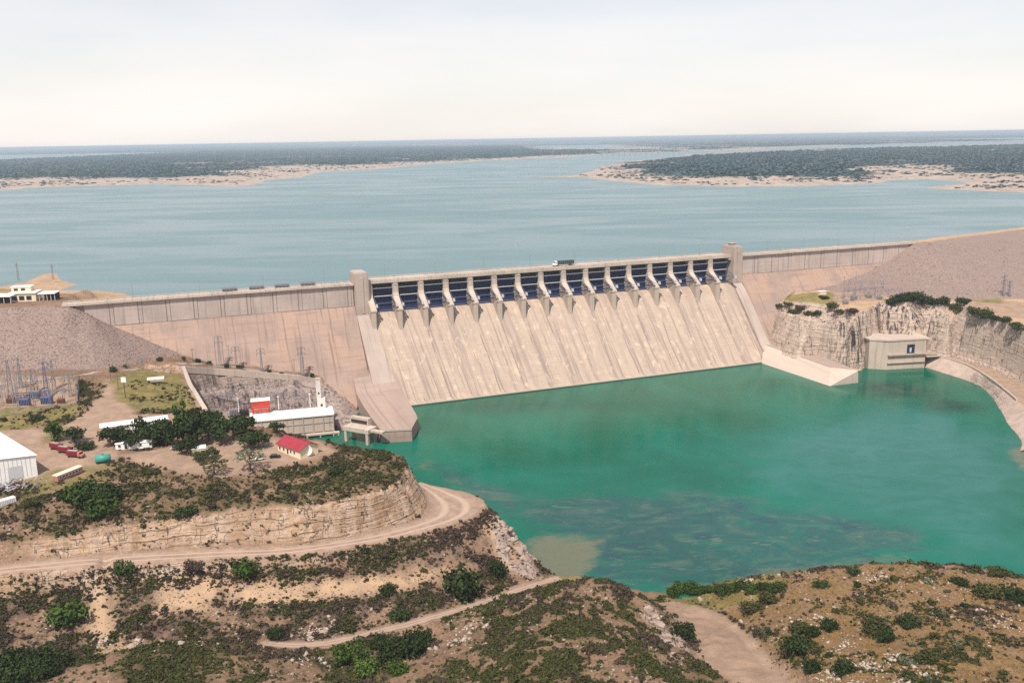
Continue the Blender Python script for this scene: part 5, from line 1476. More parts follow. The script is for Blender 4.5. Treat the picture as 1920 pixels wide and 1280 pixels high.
def transformer(label, a, yaw, s=1.0, mat='greysteel'):
    t = thing('transformer', label, 'transformer', a, yaw, 'equipment of the left switchyard'); t.scale = (s, s, s)
    MB().box(-2, 2, -1.2, 1.2, .3, 3.2).build('tank', M[mat], t, bevel=.08)
    mb = MB()
    for k in range(7): mb.box(-1.8 + k * .6, -1.5 + k * .6, -1.7, -1.202, .6, 2.8)
    mb.build('radiator', M[mat], t)
    mb = MB()
    for x in (-1.2, 0, 1.2): mb.cyl((x, 0, 3.2), (x, 0, 5.0), .24, .12, 8)
    mb.build('bushing', M['rust'], t); MB().box(-2.3, 2.3, -1.5, 1.5, -.3, .3).build('plinth', M['conc'], t)
    return t
for px, py, s, mt, lb in ((47, 757, 1.15, 'bluesteel', 'blue grey transformer in front of the pale switchyard wall'), (88, 752, 1.25, 'bluesteel', 'blue transformer under the tall switchyard mast'), (20, 750, .9, 'rust', 'small rusty transformer at the left of the switchyard'), (114, 752, .8, 'rust', 'small rust red breaker in the right half of the switchyard'), (66, 742, 1.3, 'greysteel', 'large grey green transformer at the back of the switchyard')):
    a = P(px, py, zt); a.z = gz(a.x, a.y); transformer(lb, a, .1, s, mt)
for k, (q, h, n, lb) in enumerate((((12, 742, 72, 737), 11, 3, 'tall middle gantry of the switchyard'), ((96, 752, 144, 748), 7.5, 2, 'low gantry at the right end of the switchyard'), ((-30, 760, 26, 757), 7.5, 2, 'low gantry at the left edge of the switchyard'))):
    o, yw, ln = frame(*q, zt); o.z = gz(o.x, o.y); portal(lb, o, yw, ln, h, n, 'greysteel', 'gantries of the left switchyard')
for px, py, h, w, lb in ((132, 738, 12, 1.6, 'lattice mast at the right end of the switchyard'), (40, 728, 16, 1.8, 'lattice mast at the rear of the switchyard')):
    a = P(px, py, zt); a.z = gz(a.x, a.y); lattice_tower('lattice_mast', lb, a, h, w, ((.97, 2.0), (.75, 2.2)), 'greysteel', 'masts of the left switchyard')
for q, h, w, lb in (((413, 689), 19, 1.7, 'lattice pylon among the poles against the dam face'), ((443, 690), 13, 1.5, 'short lattice pylon right of the pole cluster under the dam face'), ((490, 697), 15, 1.7, 'lattice pylon over the middle of the pit rim'), ((566, 704), 19, 2.2, 'broad lattice pylon over the right end of the pit rim'), ((267, 686), 9, 1.6, 'small lattice pylon at the toe of the rock fill')):
    a = PF(*q) + W3((NX * 4, NY * 4, 0)) if q[0] > 340 else P(q[0], q[1], 44.5)
    a.z = gz(a.x, a.y); lattice_tower('lattice_pylon', lb, a, h, w, ((.96, 2.4), (.78, 2.6)), 'greysteel', 'pylons under the left dam wall')
for k, (px, py, s, lb) in enumerate(((440, 768, 1.5, 'grey transformer left of the red gantry in the pit'), (458, 766, 1.3, 'grey transformer just left of the red gantry in the pit'), (525, 762, 1.4, 'grey transformer right of the red gantry in the pit'), (548, 760, 1.4, 'grey transformer in the pit between two white roof poles'))):
    a = P(px, py + 8, 11); a.z = min(12, gz(a.x, a.y)); t = transformer(lb, a, .3, s, 'darksteel' if k % 2 else 'greysteel'); t['group'] = 'transformers in the power house pit'
for k, (q, h, n, lb) in enumerate((((400, 774, 452, 770), 11, 3, 'steel gantry in the left part of the pit'), ((500, 766, 572, 761), 12, 4, 'steel gantry behind the red crane in the pit'))):
    o, yw, ln = frame(*q, 10); o.z = min(11, gz(o.x, o.y)); portal(lb, o, yw, ln, h, n, 'greysteel', 'gantries in the power house pit')
def fence(label, pl, h, step, mat='greysteel', rail=True):
    pl = resample(pl, step)
    t = thing('mesh_fence', label, 'fence', pl[0])
    O = pl[0]; g = [W3((p.x, p.y, gz(p.x, p.y))) - O for p in pl]
    for q in g: MB().cyl(q, q + W3((0, 0, h)), .07, .07, 6).build('post', M[mat], t)
    mb = MB()
    for a, b in zip(g[:-1], g[1:]):
        for f in ((.12, .5, .95) if rail else (.5, .95)): mb.bar(a + W3((0, 0, h * f)), b + W3((0, 0, h * f)), .07)
        for i in range(1, 6): p = a.lerp(b, i / 6); mb.bar(p + W3((0, 0, .1)), p + W3((0, 0, h * .95)), .035)
    mb.build('mesh_panel', M[mat], t)
    return t
fence('wire fence along the near side of the switchyard', [P(-40, 784, 44.6), P(60, 775, 44.6), P(148, 764, 44.7)], 2.6, 6)
fence('wire fence closing the right end of the switchyard', [P(148, 764, 44.7), P(150, 716, 45.5)], 4.2, 6, 'darksteel')
fence('railing along the access road at the foot of the dam', [W3(p) for p in offset_line(fence_line, -5.4)][6:-1], 1.3, 7, 'greysteel')
# poles, lamps, sign box of the grassy slope
def pole(label, px, py, h, zz, grp, arm=2.0, mat='wood'):
    a = P(px, py, zz); a.z = gz(a.x, a.y)
    t = thing('utility_pole', label, 'pole', a, random.uniform(-.3, .6), grp)
    MB().cyl((0, 0, -.5), (0, 0, h), .2, .13, 8).build('shaft', M[mat], t)
    b_ = MB().box(-arm / 2, arm / 2, -.1, .1, h - .9, h - .65).build('crossarm', M[mat], t)
    mb = MB()
    for x in (-arm * .42, 0, arm * .42): mb.cyl((x, 0, h - .65), (x, 0, h - .3), .07, .05, 6)
    mb.build('insulator', M['lightsteel'], b_)
    return t
for px, py, h, zz, lb in ((208, 712, 11, 45, 'dark pole with box beside the gate of the access road'), (222, 730, 9, 44.8, 'pale pole at the head of the dirt drive'), (406, 686, 17, 34, 'tall pole of the left pair against the dam face'), (420, 688, 18, 34, 'tallest pole of the cluster against the dam face'), (431, 688, 15, 33, 'right pole of the cluster against the dam face'),
                              (362, 678, 8, 38, 'short pole on the access road left of the pit'), (492, 700, 14, 28, 'pole on the rim over the middle of the pit'), (571, 706, 15, 23, 'pole with wires at the right rim of the pit'), (553, 704, 11, 24, 'shorter pole left of the wired pole at the pit rim')):
    pole(lb, px, py, h, zz, 'poles below the left dam wall', 2.0, 'greysteel' if px > 400 else 'wood')
a = P(235, 743, 44.7); a.z = gz(a.x, a.y)
t = thing('sign_board', 'square white board on a dark post on the green slope', 'sign', a, .05)
MB().cyl((0, 0, -.5), (0, 0, 8.0), .18, .18, 8).build('post', M['darksteel'], t); MB().box(-1.2, 1.2, -.2, .1, 8.0, 10.6).build('board', M['white'], t)
o, yw, ln = frame(276, 719, 308, 716, 44)
t = thing('concrete_slab', 'low white slab with rubble on the grassy slope left of the pit', 'slab', (o.x, o.y, gz(o.x, o.y)), yw)
MB().box(0, ln, 0, 5, -.6, 1.0).build('top', M['conc_bright'], t); MB().box(.3, ln - .3, -.3, -.002, -.6, .6).build('face', M['conc'], t)
# masts on the sandy point
for k, (px, py, h, lb) in enumerate(((35, 527, 15, 'thin mast on the sandy point by the lake'), (100, 525, 13, 'thin mast at the tip of the sandy point'))):
    a = P(px, py, 60); lattice_tower('lattice_mast', lb, a, h, 1.4, ((.9, 1.2),), 'greysteel', 'masts on the sandy point')

# --- right bank
o, yw, ln = frame(1662, 693, 1733, 689, 0)
t = thing('power_house', 'pale concrete power house block with a dark opening at the right bank cliff', 'power house', (o.x, o.y, 0), yw)
c0 = P(1631, 635.5, 22.1); c0.z = 0; lb_ = (c0 - o); lx = lb_.x * math.cos(-yw) - lb_.y * math.sin(-yw); ly = lb_.x * math.sin(-yw) + lb_.y * math.cos(-yw)
H2 = 21.0
fl = [(0, 0), (ln, 0), (ln - 1, 24), (lx + 2, 24), (lx, ly)]
MB().prism(fl, -6, H2).build('wall', M['conc_light'], t)
MB().prism([(-.3, -.5), (ln + 3, -.4), (ln + 3, 24.4), (lx - .3, 24.4), (lx - .3, ly - .2)], H2, H2 + 1.1).build('roof', M['conc_light'], t)
mb = MB().box(0, ln + 9, -1.6, -.002, 10.4, 11.4); mb.box(0, ln - .5, -1.0, -.002, 4.6, 5.3); mb.build('ledge', M['conc'], t)
hw = MB(); x_ = ln * .50
hw.box(x_, x_ + 5.8, -.35, -.003, 11.42, 11.9).box(x_, x_ + 5.8, -.35, -.003, 17.5, 18.0).box(x_, x_ + .5, -.35, -.003, 11.9, 17.5).box(x_ + 5.3, x_ + 5.8, -.35, -.003, 11.9, 17.5)
f_ = hw.build('window', M['darksteel'], t)
MB().box(x_ + .5, x_ + 5.3, -.12, -.004, 11.9, 17.5).build('pane', M['navy'], f_)
MB().box(x_ + 2, x_ + 3.4, -.34, -.13, 12.4, 15.6).build('gate_leaf', M['lightsteel'], f_)
MB().box(ln - .2, ln + 2.2, 1, 6, -6, 6.2).build('culvert', M['darksteel'], t)
mb = MB().box(ln, ln + 12, -2, 22, 8.2, 9.2).build('quay', M['conc_light'], t)
# outlet sill between training wall and power house
o, yw, ln = frame(1575, 686, 1630, 681, .6)
tag(MB().box(0, ln, -1.2, 1.6, -5, 1.3).build('low_wall', M['conc_light'], None, loc=(o.x, o.y, .2), rz=yw), 'low pale wall at the water between training wall and right power house', 'wall')
# wall along the river road, right
capwall('retaining_wall', 'pale kerb wall between the right bank road and its sloping quay', rT[:9], 1.0, -1.5, .8, 'conc_light')
# substation on the platform
for k, (q, h, n, lb) in enumerate((((1582, 560, 1640, 558), 8, 3, 'front steel gantry of the platform substation'), ((1590, 552, 1655, 551), 9, 3, 'rear steel gantry of the platform substation'), ((1640, 561, 1690, 560), 7, 2, 'low right gantry of the platform substation'), ((1560, 566, 1600, 565), 6.5, 2, 'low left gantry of the platform substation'))):
    o, yw, ln = frame(*q, 42); o.z = gz(o.x, o.y); portal(lb, o, yw, ln, h, n, 'greysteel', 'gantries of the platform substation')
for px, py, h, lb in ((1581, 562, 18, 'left tall pole of the platform substation'), (1603, 556, 19, 'tallest pole of the platform substation'), (1613, 562, 12, 'short pole of the platform substation')):
    pole(lb, px, py, h, 42, 'poles of the platform substation', 2.4, 'greysteel')
for px, py, s, lb in ((1600, 563, 1.1, 'grey transformer at the front of the platform substation'), (1628, 561, 1.0, 'grey transformer at the right of the platform substation'), (1648, 564, .9, 'small grey transformer at the far right of the platform substation'), (1585, 567, .9, 'small grey transformer at the left of the platform substation')):
    a = P(px, py, 42); a.z = gz(a.x, a.y); t = transformer(lb, a, .2, s); t['group'] = 'equipment of the platform substation'
a = P(1541, 553, 42.5); a.z = gz(a.x, a.y)
t = thing('small_shed', 'tiny white shed on the platform below the right dam wall', 'shed', a, .3); MB().box(-3, 3, -1.5, 1.5, -.6, 2.3).build('wall', M['cream'], t); MB().box(-3.4, 3.4, -1.9, 1.9, 2.3, 2.6).build('roof', M['roofwhite'], t)
for px, py, h, lb in ((1880, 560, 16, 'left lattice pylon of the pair at the right edge'), (1891, 560, 12, 'right shorter lattice pylon of the pair at the right edge')):
    a = P(px, py, 41.5); a.z = gz(a.x, a.y); lattice_tower('lattice_pylon', lb, a, h, 2.0, ((.95, 2.6), (.75, 3.0)), 'greysteel', 'pylons at the right edge')
pole('pole leaning at the corner of the right bank cliff', 1748, 575, 11, 41, None, 1.6, 'darksteel')
fence('fence down the corner of the platform cliff beside the dam', [P(1452, 580, 34), P(1490, 556, 40)], 2.2, 5, 'darksteel')
# boats / floats on the far water: the railway bridge
a, b = P(1118, 292.5, LAKE), P(1284, 288.5, LAKE)
d_ = b - a; ln = d_.length
t = thing('railway_bridge', 'long thin bridge on many piers across the far inlet of the lake', 'bridge', a, math.atan2(d_.y, d_.x))
MB().box(0, ln, -3, 3, 24, 28).build('bridge_deck', M['conc'], t)
for k in range(1, 16): MB().box(ln * k / 16 - 2.0, ln * k / 16 + 2.0, -2.5, 2.5, -4, 24).build('pier', M['conc'], t)
# ------------------------------------------------------------------ plants
def leaf_cloud(blobs, n, size, seed, flat=.75, inner=.35):
    """Small leaf-clump quads spread through the volume of several blobs: (x, y, z, rx, ry, rz). Returns V, F."""
    r = np.random.default_rng(seed)
    vol = np.array([b[3] * b[4] * b[5] for b in blobs]) ** .75; vol /= vol.sum()
    V = np.zeros((n, 4, 3)); ids = r.choice(len(blobs), n, p=vol)
    B = np.array(blobs)[ids]
    d = r.normal(size=(n, 3)); d /= np.linalg.norm(d, axis=1)[:, None]
    rad = (inner + (1 - inner) * r.random(n) ** .45) * (1 + .16 * r.normal(size=n))
    c = B[:, :3] + d * rad[:, None] * B[:, 3:6]
    nrm = d * .7 + r.normal(size=(n, 3)) * .55 + np.array([0, 0, .35]); nrm /= np.linalg.norm(nrm, axis=1)[:, None]
    a = np.cross(nrm, r.normal(size=(n, 3))); a /= np.linalg.norm(a, axis=1)[:, None]; b = np.cross(nrm, a)
    s = size * (.55 + .9 * r.random(n))[:, None]; t = s * flat
    V[:, 0] = c - a * s - b * t * .4; V[:, 1] = c + a * s * .3 - b * t; V[:, 2] = c + a * s + b * t * .5; V[:, 3] = c - a * s * .2 + b * t
    V[:, :, 2] = np.maximum(V[:, :, 2], -.05)
    return V.reshape(-1, 3), np.arange(n * 4).reshape(n, 4)


def blobs_round(seed, k=6, spread=.55, h=.9, base=.45):
    r = random.Random(seed); out = [(0, 0, base, .62, .62, h * .5)]
    for i in range(k):
        a = 2 * PI * i / k + r.uniform(-.5, .5); q = spread * r.uniform(.6, 1.1); z_ = base * r.uniform(.6, 1.5); s = r.uniform(.26, .44)
        out.append((q * math.cos(a), q * math.sin(a), z_, s, s, s * r.uniform(.7, 1.0)))
    return out


SHR = [leaf_cloud(blobs_round(s, 5 + s % 3, .55, .8, .42), 110, .17, s) for s in range(5)]          # unit shrubs, radius about 1
BSH = [leaf_cloud(blobs_round(120 + s, 11, .66, .95, .46), 900, .075, 120 + s) for s in range(5)]  # larger bushes with finer leaves
SHS = [leaf_cloud(blobs_round(20 + s, 4, .5, .8, .40), 22, .30, 20 + s) for s in range(6)]           # light ones for the mass


def scatter_mesh(name, pts, protos, mat, label):
    """One object holding a mass of small bushes: pts rows x, y, z, radius, height factor, yaw."""
    Vs, Fs, base = [], [], 0
    kid = rng.integers(0, len(protos), len(pts))
    for k, (v, f) in enumerate(protos):
        q = pts[kid == k]
        if not len(q): continue
        c, s = np.cos(q[:, 5]), np.sin(q[:, 5]); R_ = q[:, 3]
        X = (v[None, :, 0] * c[:, None] - v[None, :, 1] * s[:, None]) * R_[:, None] + q[:, 0:1]
        Y = (v[None, :, 0] * s[:, None] + v[None, :, 1] * c[:, None]) * R_[:, None] + q[:, 1:2]
        Zq = v[None, :, 2] * (R_ * q[:, 4])[:, None] + q[:, 2:3]
        Vs.append(np.stack([X, Y, Zq], 2).reshape(-1, 3))
        n = len(v); Fs.append((f[None] + (np.arange(len(q)) * n)[:, None, None]).reshape(-1, 4) + base); base += n * len(q)
    o = np_mesh(name, np.concatenate(Vs), np.concatenate(Fs), mat)
    return tag(o, label, kind='stuff')


# clumped positions over the ground that carries scrub
def sample_ground(field, dens, n, seed):
    r = np.random.default_rng(seed); xs, ys = field.xs, field.ys; st = xs[1] - xs[0]
    w_ = np.clip(dens, 0, None).ravel(); cs = np.cumsum(w_); idx = np.searchsorted(cs, r.random(n) * cs[-1])
    j, i = np.divmod(idx, len(xs)); x = xs[i] + r.uniform(0, st, n); y = ys[j] + r.uniform(0, st, n)
    return x, y, field.at(x, y)


NS = 78000
x, y, zz = sample_ground(land, dens, NS, 5)
rad = np.clip(rng.lognormal(-.52, .42, NS), .28, 1.8); hf = rng.uniform(.75, 1.25, NS); yw_ = rng.uniform(0, 6.28, NS)
pts = np.stack([x, y, zz - .08, rad, hf, yw_], 1)
pxs = rad / np.hypot(x, y)
order = np.argsort(-pxs * (rad > .9))
# what separates the places
def place(xx, yy):
    i, j = int((xx - GX[0])), int(yy - GY[0])
    if z_orange[j, i] > .5: return 'right'
    if cape[j, i]: return 'cape'
    if slope_zone[j, i]: return 'slope'
    if xx > -8 and yy < 312: return 'middle'
    if yy < 262: return 'left'
    return 'yard'
big = []
quota = {'right': 62, 'cape': 45, 'slope': 62, 'middle': 60, 'left': 30, 'yard': 6}
cnt = {k: 0 for k in quota}
taken = np.zeros(NS, bool)
for q in order:
    pl_ = place(x[q], y[q])
    if cnt[pl_] < quota[pl_] and abs(x[q]) < y[q] * .57: cnt[pl_] += 1; big.append((q, pl_)); taken[q] = True
    if len(big) >= sum(quota.values()): break
rest = ~taken
tone = fbm(x, y, 26, 3, 91) + rng.normal(0, .13, NS)
brown = (np.array([slope_zone[int(b - GY[0]), int(a - GX[0])] for a, b in zip(x, y)]) * .16 + tone) > .56
scatter_mesh('scrub', pts[rest & ~brown], SHS, M['leaf_olive'], 'olive thorn scrub covering the hills')
scatter_mesh('scrub', pts[rest & brown], SHS, M['leaf_brown'], 'brown dry thorn scrub covering the hills')
# grass tufts and dry herbs as fine cover
GT = [leaf_cloud([(0, 0, .25, .7, .7, .3)], 9, .42, 70 + s) for s in range(4)]
gd = vis * (YY < 330) * (np.clip(z_orange * .8 + .6 * z_grass + .45 * scrub * clump, 0, 1.2)) * (1 - .9 * steep) * (1 - z_fill) * (Z > .6) * (1 - road_m)
gx1, gy1, gz1 = sample_ground(land, gd, 26000, 6)
gp = np.stack([gx1, gy1, gz1 - .03, rng.uniform(.2, .5, 26000), rng.uniform(.5, 1, 26000), rng.uniform(0, 6, 26000)], 1)
isr = np.array([z_orange[int(b - GY[0]), int(a - GX[0])] > .4 for a, b in zip(gx1, gy1)])
M['grass_dry'] = mat_leaf('dry_orange_grass', (.17, .095, .040), (.23, .14, .055)); M['grass_olive'] = mat_leaf('dull_green_grass', (.075, .075, .022), (.12, .11, .035))
scatter_mesh('grass', gp[isr], GT, M['grass_dry'], 'orange brown dry grass on the right hill')
scatter_mesh('grass', gp[~isr], GT, M['grass_olive'], 'dull green grass between the bushes')
# loose limestone lumps
def stone_proto(s):
    bm = bmesh.new(); r = random.Random(s)
    for _ in range(11): bm.verts.new(W3((r.gauss(0, 1), r.gauss(0, 1), r.gauss(0, .7))).normalized() * r.uniform(.6, 1.15))
    bmesh.ops.convex_hull(bm, input=bm.verts); bmesh.ops.delete(bm, geom=[v for v in bm.verts if not v.link_faces], context='VERTS'); bmesh.ops.triangulate(bm, faces=bm.faces); bm.verts.index_update()
    bm.verts.ensure_lookup_table(); V = np.array([v.co[:] for v in bm.verts]); F_ = np.array([[v.index for v in f.verts] for f in bm.faces]); bm.free(); return V, F_
SP = [stone_proto(s) for s in range(4)]
sdn = vis * (YY < 380) * scrub * (Z > 1) * sstep(.52, .66, fbm(XX, YY, 17, 3, 101)) + .9 * vis * (z_orange > .5) * sstep(.58, .66, fbm(XX, YY, 20, 3, 107)) * (YY < 320) + .5 * slope_zone * (1 - bare_slope) * sstep(.5, .6, fbm(XX, YY, 6, 3, 111))
NB = 2600
bx, by, bz = sample_ground(land, sdn, NB, 8)
bp = np.stack([bx, by, bz, np.clip(rng.lognormal(-1.0, .5, NB), .15, 1.3), rng.uniform(.7, 1.1, NB), rng.uniform(0, 6, NB)], 1)
def scatter_tri(name, pts, protos, mat, label):
    Vs, Fs, base = [], [], 0; kid = rng.integers(0, len(protos), len(pts))
    for k, (v, f) in enumerate(protos):
        q = pts[kid == k]; c, s = np.cos(q[:, 5]), np.sin(q[:, 5]); R_ = q[:, 3]
        X = (v[None, :, 0] * c[:, None] - v[None, :, 1] * s[:, None]) * R_[:, None] + q[:, 0:1]; Y = (v[None, :, 0] * s[:, None] + v[None, :, 1] * c[:, None]) * R_[:, None] + q[:, 1:2]
        Zq = v[None, :, 2] * (R_ * q[:, 4])[:, None] + q[:, 2:3]; Vs.append(np.stack([X, Y, Zq], 2).reshape(-1, 3)); n = len(v)
        Fs.append((f[None] + (np.arange(len(q)) * n)[:, None, None]).reshape(-1, 3) + base); base += n * len(q)
    return tag(np_mesh(name, np.concatenate(Vs), np.concatenate(Fs), mat), label, kind='stuff')
scatter_tri('rubble', bp, SP, M['rock'], 'pale limestone rubble strewn over the slopes')

# single shrubs: copies of a few meshes
shrub_me, bush_me = {}, {}
for mt in ('leaf_olive', 'leaf_brown', 'leaf_grey', 'leaf_green', 'leaf_dark', 'leaf_bright'):
    for k in range(5):
        o = np_mesh('shrub', SHR[k][0], SHR[k][1], M[mt]); shrub_me[mt, k] = o.data; bpy.data.objects.remove(o)
        o = np_mesh('bush', BSH[k][0], BSH[k][1], M[mt]); bush_me[mt, k] = o.data; bpy.data.objects.remove(o)
lab = {'right': ('olive shrub in the orange grass of the right hand hill', 'shrubs in the orange grass', ('leaf_olive', 'leaf_olive', 'leaf_grey', 'leaf_dark')),
       'cape': ('dull olive shrub on the cape above the cut cliff', 'shrubs above the cut cliff', ('leaf_olive', 'leaf_brown')),
       'slope': ('dry brownish shrub on the stony slope between gravel road and gully track', 'shrubs on the stony slope', ('leaf_brown', 'leaf_olive')),
       'middle': ('olive shrub on the rounded stony hill between the gully track and the flat bare ground', 'shrubs on the middle hill', ('leaf_olive', 'leaf_olive', 'leaf_grey')),
       'left': ('olive shrub on the low hill at the bottom left corner', 'shrubs on the bottom left hill', ('leaf_olive', 'leaf_brown')),
       'yard': ('small shrub at the edge of the bare yards', 'shrubs round the yards', ('leaf_olive',))}
def shrub(loc, r, h, mt, label, group=None, name='shrub', k=None, cat='shrub'):
    o = bpy.data.objects.new(name, (bush_me if r > 2.2 else shrub_me)[mt, random.randrange(5) if k is None else k]); COL.objects.link(o)
    o.location = loc; o.rotation_euler = (0, 0, random.uniform(0, 6.28)); o.scale = (r, r * random.uniform(.85, 1.1), h)
    return tag(o, label, cat, group)
for q, pl_ in big:
    lb, gp_, mts = lab[pl_]
    r = float(min(2.0, rad[q] * 1.12)); shrub((x[q], y[q], zz[q] - .1), r, r * float(hf[q]), random.choice(mts), lb, gp_)

# trees: trunk with limbs and a broken crown of leaf clumps
tree_me = {}
def tree_proto(key, seed, n, size, kind):
    r = random.Random(seed); bl = []
    if kind == 'round': bl = [(0, 0, .66, .30, .30, .24)] + [(.30 * math.cos(a), .30 * math.sin(a), r.uniform(.42, .74), .20, .20, .17) for a in (k * 1.05 + r.uniform(-.3, .3) for k in range(6))]
    if kind == 'tall': bl = [(r.uniform(-.16, .16), r.uniform(-.16, .16), z_, .22 * w_, .22 * w_, .14) for z_, w_ in ((.22, .9), (.36, 1.1), (.5, 1.15), (.64, 1.0), (.78, .8), (.9, .5))] + [(r.uniform(-.28, .28), r.uniform(-.28, .28), r.uniform(.35, .75), .13, .13, .11) for _ in range(5)]
    if kind == 'feather':
        bl = [(.34 * math.cos(a), .34 * math.sin(a), .72 - .14 * (k % 2), .19, .19, .07) for k, a in enumerate(j * PI / 4.5 for j in range(9))] + [(0, 0, .85, .16, .16, .12)]
    V, F_ = leaf_cloud(bl, n, size, seed, .7, .25)
    c = np_mesh('crown', V, F_, M['leaf_dark']); cm = c.data; bpy.data.objects.remove(c)
    mb = MB(); mb.cyl((0, 0, -.06), (0, 0, .40), .035, .026, 7); mb.cyl((0, 0, .40), (.02, .01, .66), .026, .014, 6)
    for k in range(5):
        a = k * 1.26 + r.uniform(-.3, .3); mb.cyl((0, 0, .26 + .06 * k), (.24 * math.cos(a), .24 * math.sin(a), .48 + .07 * k), .016, .007, 5)
    tr_o = mb.build('trunk', M['bark']); tm = tr_o.data; bpy.data.objects.remove(tr_o)
    tree_me[key] = (cm, tm)
for k in range(3): tree_proto(('round', k), 40 + k, 760, .050, 'round'); tree_proto(('tall', k), 50 + k, 800, .045, 'tall')
tree_proto(('feather', 0), 60, 420, .045, 'feather')
crown_cache = {}
def tree(loc, h, w_, kind, mt, label, group=None, name='tree', k=None):
    k = (random.randrange(3) if kind != 'feather' else 0) if k is None else k
    cm, tm = tree_me[kind, k]
    if (kind, k, mt) not in crown_cache:
        c = cm.copy(); c.materials.clear(); c.materials.append(M[mt]); crown_cache[kind, k, mt] = c
    t = thing(name, label, 'tree', loc, random.uniform(0, 6.28), group); t.scale = (w_, w_, h)
    for nm, me in (('crown', crown_cache[kind, k, mt]), ('trunk', tm)):
        o = bpy.data.objects.new(nm, me); COL.objects.link(o); o.parent = t
    return t
def mpp(p): return (Vector((p[0], p[1], p[2] - CAM_H))).length / FPX
dark = 'dark evergreen tree in the dense row between the long white building and the power house'
rowg = 'dark trees in the row on the plateau'
for px, py, hp, wp, mt in ((208, 838, 36, 40, 0), (232, 836, 38, 40, 0), (268, 832, 52, 34, 0), (289, 838, 48, 44, 0), (312, 836, 52, 46, 0), (343, 828, 72, 44, 2), (335, 842, 50, 50, 0), (365, 838, 62, 50, 1), (392, 826, 50, 48, 1), (415, 832, 48, 46, 0),
                           (438, 824, 46, 48, 0), (462, 818, 40, 40, 1), (376, 812, 48, 46, 1), (352, 850, 30, 40, 0), (405, 808, 40, 40, 1), (300, 826, 40, 40, 0), (250, 842, 26, 34, 0)):
    a = hit(px, py); m_ = mpp(a)
    tree(a, hp * m_ * 1.05, wp * m_ * 1.02, 'round' if hp < 55 else 'tall', ('leaf_dark', 'leaf_dark', 'leaf_green')[mt] if mt < 2 or True else 'leaf_dark', dark, rowg)
for px, py, hp, wp, kind, mt, lb in ((140, 829, 27, 30, 'round', 'leaf_dark', 'round dark tree standing alone beyond the dark red trucks'), (466, 842, 30, 30, 'round', 'leaf_dark', 'small dark tree at the head of the drive left of the red roofed house'), (486, 840, 32, 32, 'round', 'leaf_dark', 'second small dark tree right at the wall behind the drive'),
                                     (470, 882, 40, 42, 'feather', 'leaf_grey', 'grey green feathery palm beside the white car'), (402, 889, 28, 40, 'feather', 'leaf_olive', 'small feathery palm at the front of the sandy yard'), (398, 860, 22, 22, 'round', 'leaf_olive', 'little round tree right of the small cream shed'),
                                     (376, 864, 16, 28, 'round', 'leaf_olive', 'low bushy tree in front of the small cream shed'), (575, 818, 24, 26, 'round', 'leaf_dark', 'dark tree between power house and the red roofed house'), (520, 812, 20, 24, 'round', 'leaf_dark', 'small tree against the front of the power house'),
                                     (104, 828, 34, 32, 'tall', 'leaf_bright', 'bright green tree at the bend of the yard road')):
    a = hit(px, py); m_ = mpp(a); tree(a, hp * m_ * 1.1, wp * m_ * 1.3, kind, mt, lb)
def bushes(rows):
    for px, py, wp, hp, mt, lb, *g in rows:
        a = hit(px, py); m_ = mpp(a)
        shrub(a - Vector((0, 0, .15)), wp * m_ * .55, hp * m_ * .78, mt, lb, g[0] if g else None, 'bush', None, 'bush')
bushes([(70, 787, 26, 12, 'leaf_dark', 'dark low bush at the fence in front of the switchyard'), (8, 790, 14, 12, 'leaf_dark', 'dark bush at the left edge by the switchyard fence'), (160, 842, 34, 18, 'leaf_dark', 'dark spreading bush right of the lone round tree'), (212, 697, 14, 14, 'leaf_dark', 'dark bush at the bend of the access road under the rock fill'),
        (865, 1116, 74, 66, 'leaf_dark', 'largest dark bush on the lower slope beside the gully track'), (935, 1078, 42, 42, 'leaf_dark', 'upright dark bush under the rocky bluff'), (130, 1165, 66, 50, 'leaf_green', 'big green bush low on the left stony slope'), (235, 1076, 46, 28, 'leaf_green', 'green bush touching the lower edge of the gravel road, left one'),
        (362, 1070, 34, 24, 'leaf_brown', 'brown bush below the gravel road between two green bushes'), (460, 1078, 54, 34, 'leaf_green', 'green bush below the gravel road, right of the brown one'), (688, 1036, 18, 16, 'leaf_dark', 'small dark bush on the outer road edge near the bend'), 
        (350, 965, 42, 24, 'leaf_dark', 'dark bush at the top of the cut cliff'), (60, 947, 36, 16, 'leaf_olive', 'olive bush on the left end of the terrace below the yard'), (630, 890, 30, 22, 'leaf_dark', 'dark bush in the scrub in front of the red roofed house'), (515, 1195, 34, 26, 'leaf_dark', 'round dark bush at the left end of the gully track'),
        (725, 1112, 34, 26, 'leaf_dark', 'dark bush in the upper middle of the stony slope'), (650, 1178, 40, 22, 'leaf_olive', 'olive bush beside the rocks over the gully track'), (750, 1160, 40, 26, 'leaf_dark', 'dark bush right above the gully track'), (1283, 1196, 46, 42, 'leaf_dark', 'dark upright bush at the steep end of the middle hill'),
        (1012, 1112, 20, 10, 'leaf_olive', 'small bush where the track meets the sand bar'), (884, 922, 14, 8, 'leaf_dark', 'tiny dark bush on the outer rim of the gravel turning place'), (720, 860, 26, 14, 'leaf_olive', 'olive bush at the rim of the cape over the tailrace')])
for (px, py, wp, hp) in ((8, 1262, 48, 50), (40, 1256, 52, 54), (74, 1254, 50, 48), (104, 1250, 40, 36), (22, 1276, 50, 40), (62, 1274, 52, 42), (95, 1268, 36, 30)):
    a = hit(px, py); m_ = mpp(a); shrub(a, wp * m_ * .6, hp * m_ * .75, 'leaf_dark', 'black green bush in the thicket at the left foot of the stony slope', 'bushes of the thicket at the left foot of the slope', 'bush', None, 'bush')
